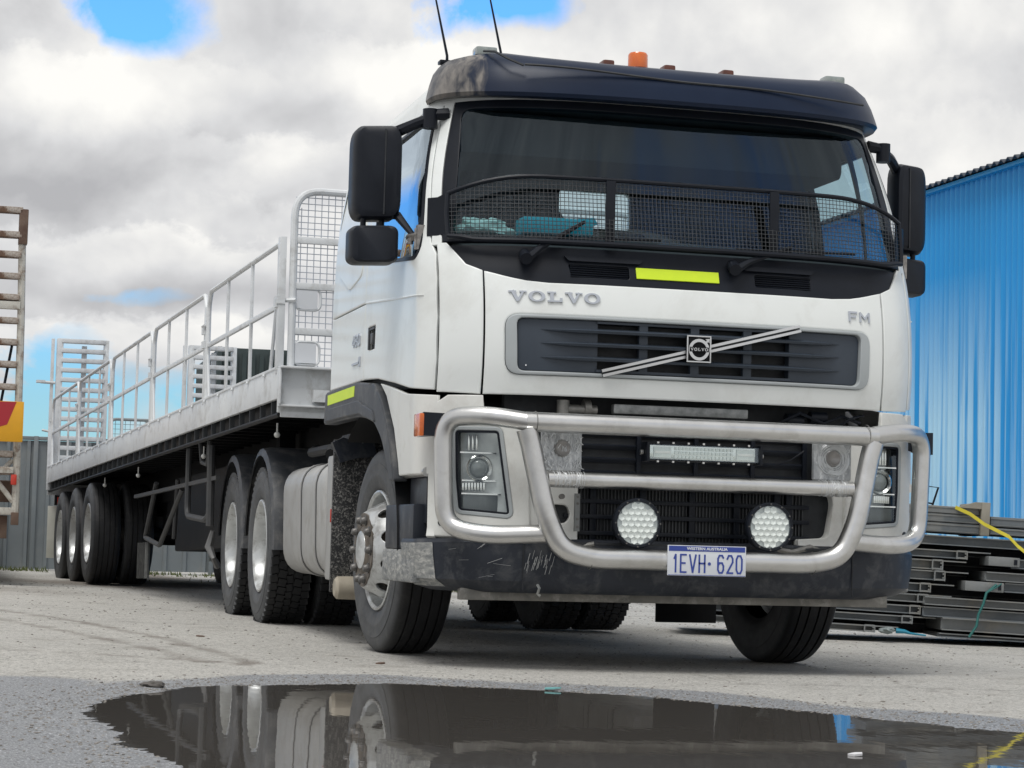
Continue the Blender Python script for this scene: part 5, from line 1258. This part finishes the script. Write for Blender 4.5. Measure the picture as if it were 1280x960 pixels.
    while x <= 1.121: q.cyl(SG(x, 1.96), SG(x, ztop(x)), .0016, 4); x += .0192
    for i in range(1, 16):
        z = 1.955 + i * .0192
        pts = [SG(x, z) for x in xs_ if z < ztop(x) - .002]; q.tube(pts, .0016, 4)
    q.build('guard_mesh', mat('worn_wire', (.07, .075, .08), .4, metal=.4), sg, kind='stuff')
    # --- front under the hatch
    cfb = lambda x, z: CF(x, z, Fb)
    box('radiator_shroud', (0, .16, 1.0), (1.7, .05, .60), RAD); 
    q = MB(); q.box((-.04, -.0, 1.198), (.66, .05, .045), bev=.008); q.build('condenser_tank', mat('scuffed_tank', (.16, .17, .17), .45, metal=.5, var=(.35, .36, .36), vscale=22), T)
    q = MB(); [q.box((-.36 + i * .0125, .005, 1.155), (.004, .03, .03)) for i in range(52)]; q.build('condenser_fins', GALV, T, kind='stuff')
    q = MB(); q.cyl((-.62, .02, 1.19), (-.44, .02, 1.19), .022, 12); q.cyl((-.60, .02, 1.16), (-.60, .02, 1.23), .03, 12); q.cyl((-.50, .03, 1.20), (-.47, .03, 1.20), .04, 12); q.build('horn', mat('greasy_steel', (.18, .18, .17), .5, metal=.5, var=(.3, .29, .27), vscale=30), T)
    q = MB(); q.cyl((.50, .03, 1.18), (.58, .03, 1.18), .035, 12); q.cyl((.62, .03, 1.20), (.70, .03, 1.20), .03, 12); q.tube([(.45, .0, 1.16), (.55, -.02, 1.215), (.68, .0, 1.17), (.78, .02, 1.21), (.88, .03, 1.18)], .008, 6); q.tube([(.75, .03, 1.15), (.82, .0, 1.2), (.9, .04, 1.22)], .006, 6); q.build('hoses', BLK, T)
    # upper dark grille with slots, between the square lamps
    ug = box('upper_grille', (0, -.0, .985), (1.16, .04, .25), RAD)
    for z in (.90, .96, 1.02, 1.08):
        for x0, x1 in ((-.56, -.26), (-.24, .02), (.04, .30), (.32, .56)): MB().box(((x0 + x1) / 2, -.028, z), (x1 - x0, .02, .022), rot=Matrix.Rotation(.35, 3, 'X'), bev=.003).build('grille_louvre', BLK, ug)
    q = MB(); [q.box((-.53 + i * .022, -.012, .93), (.005, .01, .10)) for i in range(49)]; q.build('core_fins', mat('core_fin_grey', (.05, .055, .06), .5), ug, kind='stuff')
    for x in (-.57, -.25, .03, .31, .57): MB().box((x, -.03, .985), (.02, .03, .25), bev=.002).build('grille_divider', BLK, ug)
    # white centre bar and lower surround
    low_o = [(-.80, .845), (-.80, .60), (-.68, .535), (.68, .535), (.80, .60), (.80, .845), (.72, .878), (-.72, .878)]
    low_h = rpoly([(-.545, .836), (-.545, .592), (.53, .592), (.535, .622), (.695, .632), (.722, .79), (.71, .836)], [.01, .01, .005, .005, .03, .04, .03])
    sock = rpoly([(-.672, .70), (-.662, .668), (-.60, .665), (-.578, .70), (-.592, .748), (-.662, .752)], .02)
    ls = patch(low_o, cfb, 'grille_frame', WHITE_D, T, holes=[low_h, sock], r=.006, step=.05, proud=-.02, thick=.06)
    patch(offset(sock, -.006), cfb, 'tow_socket', RAD, ls, proud=-.06, thick=.01, r=0)
    MB().cyl((-.635, -.10, .785), (-.635, -.125, .785), .012, 10).build('socket_bolt', NUT, ls)
    q = MB(); q.box((-.562, -.112, .715), (.022, .02, .17)); q.build('socket_bracket', GALV2, ls)
    q = MB(); [q.cyl((-.562, -.118, z), (-.562, -.126, z), .006, 8) for z in (.65, .685, .755, .785)]; q.build('bracket_bolt', NUT, ls)
    lg = box('lower_grille', (.08, .02, .715), (1.36, .04, .27), RAD)
    for x in [-.56, -.46, -.22, .02, .24, .44, .5]: MB().box((x, -.015, .715), (.03, .03, .25), bev=.003).build('grille_post', BLK, lg)
    for z in (.625, .70, .77): MB().box((0, -.02, z), (1.2, .03, .02), bev=.003).build('grille_bar', BLK, lg)
    q = MB(); [q.box((-.58 + i * .0165, -.004, .715), (.005, .012, .24)) for i in range(71)]; q.build('core_fins', MATS['core_fin_grey'], lg, kind='stuff')
    q = MB(); q.tube([(-.68, -.10, .565), (-.61, -.12, .58), (-.56, -.10, .56), (-.48, -.12, .575)], .012, 7); q.build('bumper_bolt', MATS['greasy_steel'], T); MB().tube([(.38, -.1, .575), (.48, -.12, .56), (.58, -.1, .585), (.66, -.08, .56)], .014, 7).build('bumper_bolt', MATS['greasy_steel'], T)
    box('bumper_top', (0, -.02, .575), (1.3, .2, .012), RAD)
    # square lamps
    for s in (-1, 1):
        sl = MB().box((s * .656, -.155, .990), (.19, .03, .185), bev=.01).build('driving_lamp', GLINT, T)
        q = MB(); q.lathe([(-.172, .0), (-.176, .02), (-.186, .032), (-.172, .04)], 20, (s * .656 + .0, 0, 1.0), 'Y'); q.build('lamp_centre', mat('lamp_socket', (.30, .29, .28), .3, metal=.3), sl)
        q = MB(); rnd = random.Random(5 + s)
        for k in range(120):
            if s < 0: x = -.656 + rnd.uniform(-.088, .088); z = .99 + rnd.uniform(-.085, .085); a_ = rnd.gauss(PI / 2, .5); l = rnd.uniform(.012, .045); dx, dz = math.cos(a_) * l, math.sin(a_) * l; q.tube([(x - dx / 2, -.173, z - dz / 2), (x, -.178, z), (x + dx / 2, -.173, z + dz / 2)], rnd.uniform(.001, .0026), 4)
            else:
                r0 = rnd.uniform(.035, .082); a0 = rnd.random() * 6.28; q.tube([(.656 + r0 * math.cos(a0 + t * .25), -.175, .995 + r0 * math.sin(a0 + t * .25)) for t in range(5)], rnd.uniform(.001, .0024), 4)
        q.build('lens_glint_strokes', mat('silver_glint_and_film', (.7, .72, .73), .35, metal=.3), sl, kind='stuff')  # pale strokes modelled in place of glints in the clear lens
    # black lower bumper
    br = []
    for z, dF, wv in ((.345, .05, 1.10), (.365, .015, 1.17), (.40, -.005, 1.225), (.50, -.01, 1.24), (.575, -.005, 1.245), (.592, .01, 1.24), (.596, .08, 1.20)):
        br.append([(x, y, z - .015 * (abs(x) / 1.245) ** 6 * (1 if z > .5 else 0)) for x, y in outline(wv, -.115 + dF, .47)])
    bp_ = loft(br, 'bumper', BUMPM, T)
    for s in (-1, 1):
        q = MB(); pts = [Vector(CF(s * .80, z, lambda z: -.127)) for z in (.36, .5, .59)]; q.tube(pts, .003, 5); q.build('bumper_seam', RAD, bp_)
    # scuffed corner shell
    sub = []
    for r_ in br[1:5]: sub.append([(x * 1.0015, y - .0025, z) for x, y, z in r_[:7]])
    loft(sub, 'scuffed_corner', DUSTY, bp_)
    q = MB(); rnd = random.Random(3)
    for k in range(8):
        x = rnd.uniform(-1.12, -.93); z = rnd.uniform(.40, .56); l = rnd.uniform(.01, .09); a_ = rnd.gauss(.6, .5); p = [Vector(CF(x + l * t * math.cos(a_), z + l * t * math.sin(a_), lambda z: -.1275)) for t in (0, .5, 1)]
        if p[-1].z < .585: q.tube(p, rnd.uniform(.0004, .0010), 4)
    for k in range(26):
        x = -.73 + rnd.gauss(0, .028); z = rnd.uniform(.43, .50); l = rnd.uniform(.02, .05); p = [Vector(CF(x + l * .25 * t, z + l * t, lambda z: -.1275)) for t in (0, .5, 1)]; q.tube(p, rnd.uniform(.0006, .0016), 4)
    q.build('scratches', mat('pale_scratch', (.45, .46, .46), .6), bp_, kind='stuff')
    q = MB(); q.tube([(-.745, -.135, .385), (-.74, -.15, .37), (-.745, -.14, .345), (-.735, -.15, .335)], .007, 6); q.build('shackle', GALV2, bp_)
    ur = box('underrun_bar', (0, .10, .335), (2.10, .06, .055), mat('dirty_underrun_steel', (.13, .13, .12), .55, metal=.3, var=(.24, .23, .21), vscale=9, dirt=(.42, .41, .38), dscale=11, damt=.6))
    # --- bull bar
    SGM = ALU; bb = None
    def tb(pts, r, name, fr=.0, n=18):
        nonlocal bb
        o_ = MB().tube(fillet(pts, fr, 10) if fr else pts, r, n).build(name, ALU, bb or T, sharp=50)
        if bb is None: bb = o_
        return o_
    YB = -.235
    tb([(-.845, YB + .01, 1.110), (-.4, YB - .01, 1.108), (.4, YB - .01, 1.106), (.845, YB + .01, 1.104)], .045, 'bull_bar')
    tb([(-.735, YB + .02, .858), (.735, YB + .02, .858)], .036, 'cross_tube')
    for s in (-1, 1):
        tb([(s * .838, YB + .012, 1.078), (s * .815, YB + .01, 1.0), (s * .748, YB - .01, .70), (s * .672, YB - .01, .545), (s * .53, YB - .01, .510), (0, YB - .01, .508)], .047, 'upright_tube', .11)
        tb([(s * .83, YB + .01, 1.110), (s * 1.0, -.17, 1.135), (s * 1.175, -.03, 1.13), (s * 1.168, -.03, .88), (s * 1.155, -.03, .635), (s * .99, -.15, .600), (s * .72, YB + .03, .615)], .042, 'wing_tube', .12)
        q = MB(); n = 20; q.tube([(s * .80, YB + .011 + .0485 * math.cos(2 * PI * k / n), 1.109 + .0485 * math.sin(2 * PI * k / n)) for k in range(n)], .0022, 5, closed=True); q.tube([(s * .535, YB + .0515 * math.cos(2 * PI * k / n), .512 + .0515 * math.sin(2 * PI * k / n)) for k in range(n)], .0018, 5, closed=True); q.build('weld_seam', mat('weld_seam', (.22, .22, .21), .5, metal=.7), bb)
        q = MB(); rnd = random.Random(11 + s)
        for k in range(26):
            x = s * rnd.uniform(.58, .70); a0 = rnd.uniform(1.8, 4.2); q.tube([(x + t * .004 * rnd.uniform(-1, 1), YB + .02 + .0365 * math.cos(a0 + t * .3), .858 + .0365 * math.sin(a0 + t * .3)) for t in range(4)], rnd.uniform(.0008, .0018), 4)
        q.build('tube_scratches', MATS['silver_glint_and_film'], bb, kind='stuff')
        q = MB()
        for k in range(13):
            x = s * (.57 + .0115 * k + rnd.uniform(-.003, .003)); n = 18; tl = rnd.uniform(-.006, .006); q.tube([(x + tl * math.sin(2 * PI * i / n), YB + .02 + .0368 * math.cos(2 * PI * i / n), .858 + .0368 * math.sin(2 * PI * i / n)) for i in range(n)], rnd.uniform(.0008, .002), 4, closed=True)
        q.build('film_wraps', MATS['silver_glint_and_film'], bb, kind='stuff')
    # round spot lights
    for s in (-1, 1):
        c = Vector((s * .318, -.215, .672)); 
        sp = MB().lathe([(c.y + .05, .0), (c.y + .05, .08), (c.y + .01, .108), (c.y - .035, .113), (c.y - .045, .108), (c.y - .045, .098), (c.y - .035, .096)], 44, (c.x, 0, c.z), 'Y').build('spot_light', BLK, T)
        q = MB().disc((c.x, c.y - .030, c.z), .097, 40).build('spot_backing', LAMPB, sp)
        q = MB(); p_ = .030
        for i in range(-4, 5):
            for j in range(-4, 5):
                for k, (dx, dz) in enumerate(((0, 0),)):
                    x = (i + .5 * (j % 2)) * p_; z = j * p_ * .866
                    if math.hypot(x, z) < .088:
                        hx = [(c.x + x + p_ * .56 * math.cos(PI / 6 + PI / 3 * t), c.y - .038, c.z + z + p_ * .56 * math.sin(PI / 6 + PI / 3 * t)) for t in range(6)]
                        hx2 = [(c.x + x + .004 + p_ * .12 * math.cos(PI / 6 + PI / 3 * t), c.y - .031, c.z + z + .004 + p_ * .12 * math.sin(PI / 6 + PI / 3 * t)) for t in range(6)]
                        q.add(hx + hx2, [(t, (t + 1) % 6, 6 + (t + 1) % 6, 6 + t) for t in range(6)] + [tuple(range(6, 12))])
        q.build('reflector_cells', LED, sp, sharp=10)
        MB().lathe([(c.y - .046, 0), (c.y - .045, .05), (c.y - .043, .098)], 36, (c.x, 0, c.z), 'Y').build('spot_glass', LENS, sp)
        q = MB(); [q.cyl((c.x + .105 * math.cos(k * PI / 6), c.y - .042, c.z + .105 * math.sin(k * PI / 6)), (c.x + .105 * math.cos(k * PI / 6), c.y - .048, c.z + .105 * math.sin(k * PI / 6)), .004, 6) for k in range(12)]; q.build('bezel_screws', NUT, sp)
    # light bar
    lb = MB().box((0, -.185, .997), (.55, .07, .078), bev=.008).build('light_bar', BLK, T)
    MB().box((0, -.215, .997), (.520, .02, .062), bev=.004).build('bar_reflector', REFL, lb)
    q = MB()
    for i in range(16):
        for j in range(3):
            x = -.135 + i * .018; z = .978 + j * .019; q.box((x, -.228, z), (.013, .006, .014), bev=.002)
    for s in (-1, 1): q.box((s * .20, -.228, .997), (.085, .006, .05), bev=.004); q.box((s * .20, -.233, .997), (.075, .004, .012), bev=.002)
    q.build('led_cells', LED, lb); MB().box((0, -.236, .997), (.535, .004, .068)).build('bar_glass', LENS, lb)
    for s in (-1, 1): MB().box((s * .272, -.205, .997), (.014, .09, .088), bev=.003).build('bar_end', BLK, lb); MB().cyl((s * .282, -.2, .995), (s * .296, -.2, .995), .012, 8).build('bar_bolt', ALU, lb)
    q = MB(); [q.box((-.22 + k * .073, -.222, z), (.01, .012, .008)) for k in range(7) for z in (1.040, .955)]; q.build('bar_clips', ALU, lb)
    MB().tube([(.28, -.18, .965), (.36, -.17, .955), (.45, -.16, .985), (.52, -.15, 1.03)], .004, 5).build('bar_cable', BLK, lb)
    # number plate
    pl = MB().box((0, -.292, .511), (.374, .006, .136), bev=.002).build('number_plate', PLW, T)
    fP = lambda u, v, d: (u, -.2955 - d, .511 + v)
    q = MB(); q.prism([(-.182, .042), (.182, .042), (.182, .065), (-.182, .065)], fP, 0, .0006); q.build('plate_header', PLB, pl)
    xx = -.160
    for ch in '1EVH.620':
        q = MB(); xx = stroke_text(q, ch, fP, xx, -.052, .0325, .078, .0118, .0078, 0, .0012); q.build('plate_character', PLB, pl)
    font_mesh('WESTERN AUSTRALIA', .017, 'plate_state_text', PLW, pl, (0, -.2966, .5645), (R(90), 0, 0), .0004, .0006, 1.15)
    q = MB(); q.prism([(-.184, -.066), (.184, -.066), (.184, -.064), (-.184, -.064)], fP, 0, .001); q.build('plate_edge', PLB, pl)
    # --- running gear
    WH = add_wheel(T, (-1.028, 1.43, .518), 'steer', False, .055); add_wheel(T, (1.028, 1.43, .492), 'steer', True, .055)
    for y in (4.96, 6.33):
        for s in (-1, 1): add_wheel(T, (s * 1.095, y, .518), 'drive', s > 0)
        MB().cyl((-.9, y, .518), (.9, y, .518), .075, 14).build('axle', CHAS, T); q = MB().lathe([(-.2, .0), (-.17, .12), (-.05, .2), (.05, .2), (.17, .12), (.2, 0)], 20, (0, y, .5)).build('differential', CHAS, T)
        for s in (-1, 1):
            rings = []
            for k in range(17):
                a_ = R(-2 + 176 * k / 16); c_, s_ = math.cos(a_), math.sin(a_)
                rings.append([(s * x_, y - r_ * c_ * 1.0, .518 + r_ * s_) for x_, r_ in ((.60, .655), (1.19, .655), (1.235, .645), (1.248, .60), (1.238, .60), (1.225, .632), (1.19, .640), (.60, .640))])
            mg = loft(rings, 'mudguard', GREYP, T, closed=True, cap=True)
            q = MB(); q.cyl((s * .5, y - .66, .95), (s * .9, y - .655, .98), .02, 8); q.build('guard_bracket', CHAS, mg)
    MB().cyl((-.9, 1.43, .50), (.9, 1.43, .50), .06, 12).build('axle', CHAS, T); box('axle_beam', (0, 1.43, .42), (1.3, .14, .12), CHAS)
    for s in (-.42, .42): box('chassis_rail', (s, 3.7, .90), (.09, 7.0, .27), CHAS)
    box('engine_sump', (0, 1.5, .75), (.75, 1.5, .55), CHAS, bev=.1); box('gearbox', (0, 2.8, .78), (.5, 1.1, .42), CHAS, bev=.08)
    box('cross_member', (0, .35, .42), (1.3, .12, .08), mat('dusty_grey_steel', (.22, .22, .20), .6, var=(.32, .31, .28), vscale=9)); box('front_structure', (0, .35, .75), (2.0, .3, .5), RAD)
    MB().lathe([(1.12, .0), (1.12, .5), (1.18, .5), (1.18, 0)], 28, (0, 5.4, 0), 'Z').build('fifth_wheel', CHAS, T); box('mounting_plate', (0, 5.4, 1.07), (1.0, .9, .08), CHAS)
    box('deck_plate', (0, 3.3, 1.10), (1.9, 1.4, .03), CHAS); box('rear_bulk', (0, 2.75, 1.0), (2.2, .3, .35), CHAS, bev=.04)
    # mud flaps behind the steer wheels
    for s in (-1, 1):
        if s < 0:
            mf = box('splash_guard', (s * 1.03, 2.36, .70), (.40, .03, .84), MUD); 
            q = MB(); q.prism([(-1.25, 1.10), (-1.19, 1.13), (-1.08, 1.10), (-1.02, 1.155), (-1.0, 1.03), (-1.1, 1.02), (-1.2, .99)], lambda u, v, d: (u, 2.30 + d, v), 0, .05); q.build('torn_flap_edge', BUMPM, mf)
        else: box('mud_flap', (.79, 2.2, .42), (.36, .02, .54), CHAS)
    # fuel tank, battery box, air cylinder
    for s in (-1, 1):
        sec = rpoly([(-.62, .35), (-1.20, .35), (-1.215, 1.02), (-.62, 1.02)], [.06, .17, .17, .06], 7) if s < 0 else rpoly([(.62, .35), (1.20, .35), (1.215, 1.02), (.62, 1.02)], [.06, .17, .17, .06], 7)
        def ring_(y, k=1): return [((u + .91 * -s) * k + .91 * s if 0 else s * .91 + (u - s * .91) * k, y, .685 + (v - .685) * k) for u, v in sec]
        tk = loft([ring_(2.68, .90), ring_(2.70, .96), ring_(2.74, 1), ring_(4.15, 1), ring_(4.19, .96), ring_(4.20, .9)], 'fuel_tank', TANKM, T, closed=True, cap=True)
        for y in (3.02, 3.52, 3.62):
            if y == 3.62: continue
            loft([ring_(y - .035, 1.004), ring_(y - .035, 1.022), ring_(y + .035, 1.022), ring_(y + .035, 1.004)], 'tank_strap', TANKM, tk, closed=True)
            for dy in (-.045, .045): loft([ring_(y + dy - .012, 1.006), ring_(y + dy + .012, 1.006)], 'strap_rubber', RAD, tk, closed=True)
        bb_ = box('battery_box', (s * 1.06, 2.58, .69), (.30, .16, .70), TANKM, bev=.025); MB().box((s * 1.06, 2.494, .70), (.22, .012, .58), bev=.01).build('box_lid', TANKM, bb_)
        box('box_cap', (s * 1.10, 2.56, 1.05), (.16, .14, .05), GREYP)
        if s < 0: box('side_reflector', (-1.205, 2.49, .70), (.02, .018, .075), REDL, bev=.003)
        q = MB(); q.lathe([(-1.215, 0), (-1.215, .045), (-1.20, .062), (-1.0, .066), (-.8, .066)], 24, (0, 2.30, .305)); q.build('air_cylinder', CREAM, T) if s < 0 else None
        q = MB(); q.tube([(s * 1.15, 2.9, 1.06), (s * 1.1, 3.1, 1.10), (s * 1.1, 3.8, 1.10), (s * 1.0, 4.2, 1.14)], .03, 8); q.tube([(s * 1.0, 2.9, 1.06), (s * .95, 3.3, 1.13), (s * 1.0, 4.1, 1.13)], .022, 8); q.build('air_lines', CHAS, T)
    # dash contents
    def lump(name, c, d, m, label, cat, seed):
        q = MB(); bm = bmesh.new(); bmesh.ops.create_icosphere(bm, subdivisions=4, radius=1)
        for v in bm.verts:
            n_ = 1 + .35 * noise.noise(v.co * 1.8 + Vector((seed, 0, 0))) + .16 * noise.noise(v.co * 5 + Vector((seed, 3, 0))); p = Vector((v.co.x * d[0], v.co.y * d[1], max(v.co.z, -.35) * d[2])) * n_; q.v.append(tuple(Vector(c) + p))
        q.f = [tuple(v.index for v in f.verts) for f in bm.faces]; bm.free(); tag(q.build(name, m), label, cat)
    lump('cloth', (-.93, .30, 2.035), (.13, .07, .055), RAG, 'crumpled pale green cloth lying on the dashboard at the left corner', 'cloth', 2)
    lump('jacket', (-.18, .34, 2.03), (.20, .08, .05), mat('brown_fabric', (.08, .06, .05), .9, var=(.13, .10, .08), vscale=30), 'dark brown fabric heap on the dashboard beside the teal tray', 'jacket', 7)
    tr = thing('tray', 'flat teal plastic tray lying on the dashboard behind the stone guard', 'tray', (-.60, .24, 2.02))
    q = MB(); q.box((0, 0, .035), (.34, .16, .08), bev=.012); q.build('body', TEAL, tr)
    q = MB(); q.prism([(.10, .02), (.20, .06), (.18, .09), (.07, .075)], lambda u, v, d: (u, d, v), -.05, .05); q.build('flap', TEAL, tr)
build_truck()
